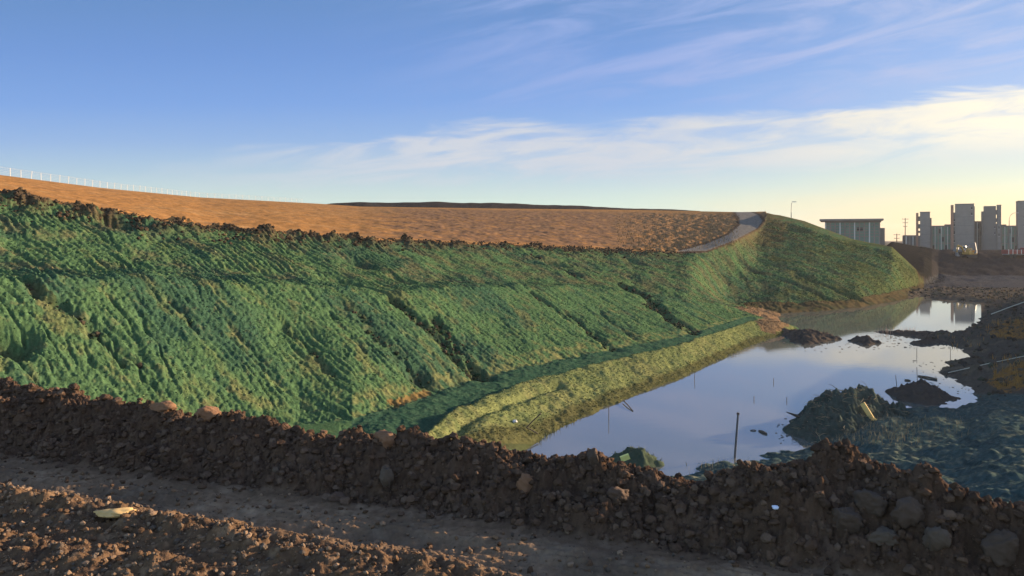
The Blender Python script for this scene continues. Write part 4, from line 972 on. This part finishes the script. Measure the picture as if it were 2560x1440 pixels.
leaf_cover('ground_cover', win(10.05, 14.9, .1) * (GPX > -100) * (GPX < 2360) * (1 - .8 * np.clip(ccr * np.exp(-((dcr) / 2.0) ** 2), 0, 1)) * np.where(GPX > 1900, SEG > 13.9, True), 110000, .025, .065, 'low green leafy cover on the embankment')
leaf_cover('dike_grass', win(7.0, 8.5, .1) * (GPX > 1000) * (GPX < 1990), 16000, .02, .06, 'short yellow-green grass on the dike', .5, .75, 1.35)

# ------------------------------------------------------------------ scum and bits floating by the bars
mb_ = MB()
for (xa, xb, ya, yb, n_) in [(2180, 2400, 838, 872, 120), (1960, 2200, 845, 880, 60), (2280, 2440, 900, 985, 90), (1940, 2010, 1045, 1110, 25)]:
    for k in range(n_):
        p = wp(random.uniform(xa, xb), random.uniform(ya, yb), z=.012); r_ = random.uniform(.02, .09) * (1 + .6 * (p.y > 60)); n_v = 6
        ring = [(p.x + r_ * random.uniform(.5, 1.2) * math.cos(6.28 * q_ / n_v), p.y + r_ * .8 * random.uniform(.5, 1.2) * math.sin(6.28 * q_ / n_v)) for q_ in range(n_v)]
        mb_.add([(x_, y_, -.01) for x_, y_ in ring] + [(x_, y_, .018) for x_, y_ in ring], [tuple(range(n_v, 2 * n_v))] + [(q_, (q_ + 1) % n_v, n_v + (q_ + 1) % n_v, n_v + q_) for q_ in range(n_v)])
tag(mb_.build('floating_debris', M_TWIG), 'small dark bits floating by the mud bars and banks', None, None, 'stuff')

sp_ = []
for k in range(500):
    x_ = random.uniform(gc[0] - 1.6, gc[0] + 1.6); y_ = random.uniform(gc[1] - 1.4, gc[1] + 1.4); z_ = gz(x_, y_)
    if z_ > .05: sp_.append((x_, y_, z_ - .02))
blades('mound_grass', sp_, .06, .2, .014, mat('mound_grass', (.13, .135, .06), .9, spec=0.0, var=.5), 'yellow-green tufts on the net mound', .8)

sp_ = []
for (xa, xb, ya, yb, n_) in [(2465, 2640, 802, 848, 800), (2480, 2640, 895, 985, 1100), (2462, 2545, 728, 750, 260), (2330, 2460, 842, 870, 60), (2060, 2092, 826, 848, 70)]:
    for k in range(n_):
        px_ = random.uniform(xa, xb); py_ = random.uniform(ya, yb); v_ = fbm(np.array([px_ / 22.0]), np.array([py_ / 12.0]), 2, 150)[0]
        if v_ > .12: sp_.append(on(px_, py_, -.02))
blades('golden_grass', sp_, .14, .55, .022, M_GOLD, 'golden dry grass tufts on the dark right bank', .8)
sp_ = []
for k in range(1500):
    px_ = random.uniform(1540, 1850); py_ = random.uniform(535, 625)
    if py_ > 640 - (px_ - 1540) * .05: continue
    p = on(px_, py_, -.03, 95)
    if 100 < p[1] < 200: sp_.append(p)
blades('field_scrub', sp_, .15, .6, .05, mat('scrub', (.16, .105, .05), .9, spec=0.0, var=.5), 'low brown scrub on the field beside the hill road', .7)
# ------------------------------------------------------------------ thin air over the site
hz_m = bpy.data.materials.new('haze'); hz_m.use_nodes = True; t = NT(hz_m.node_tree)
for n in list(t.n):
    if n.type != 'OUTPUT_MATERIAL': t.n.remove(n)
pv = t.add('ShaderNodeVolumePrincipled'); pv.inputs['Color'].default_value = (.93, .94, 1, 1); pv.inputs['Density'].default_value = .00011; pv.inputs['Anisotropy'].default_value = .2
t.link(pv.outputs[0], [n for n in t.n if n.type == 'OUTPUT_MATERIAL'][0].inputs['Volume'])
hb = MB().box(-1600, 1600, -30, 1500, -4.0, 36.0).build('haze', hz_m); tag(hb, kind='stuff')

# ------------------------------------------------------------------ repeats of one kind
GROUPS = {'tower': 'concrete towers in a row on the right skyline', 'stake': 'stakes and stubs standing in the pond', 'mud island': 'dark mud islands and bars in the pond', 'soil clod': 'larger clods on the berm',
          'boulder': 'boulders in the heap at the right', 'rock': 'stones on the berm and verge', 'utility pole': 'utility poles by the far buildings', 'street lamp': 'street lamps in the distance', 'excavator': 'excavators on the far bank',
          'driftwood': 'driftwood floating in the pond', 'pipe': 'pale pipes on the right bank', 'stick': 'dark sticks on the near end of the dike', 'board': 'yellow boards on the debris heap', 'litter': 'pale scraps of litter'}
for o in list(COL.objects):
    if o.parent is None and o.get('category') in GROUPS: o['group'] = GROUPS[o['category']]
    elif o.parent is None and o.name.startswith('low_building'): o['group'] = 'low blocks between the towers'
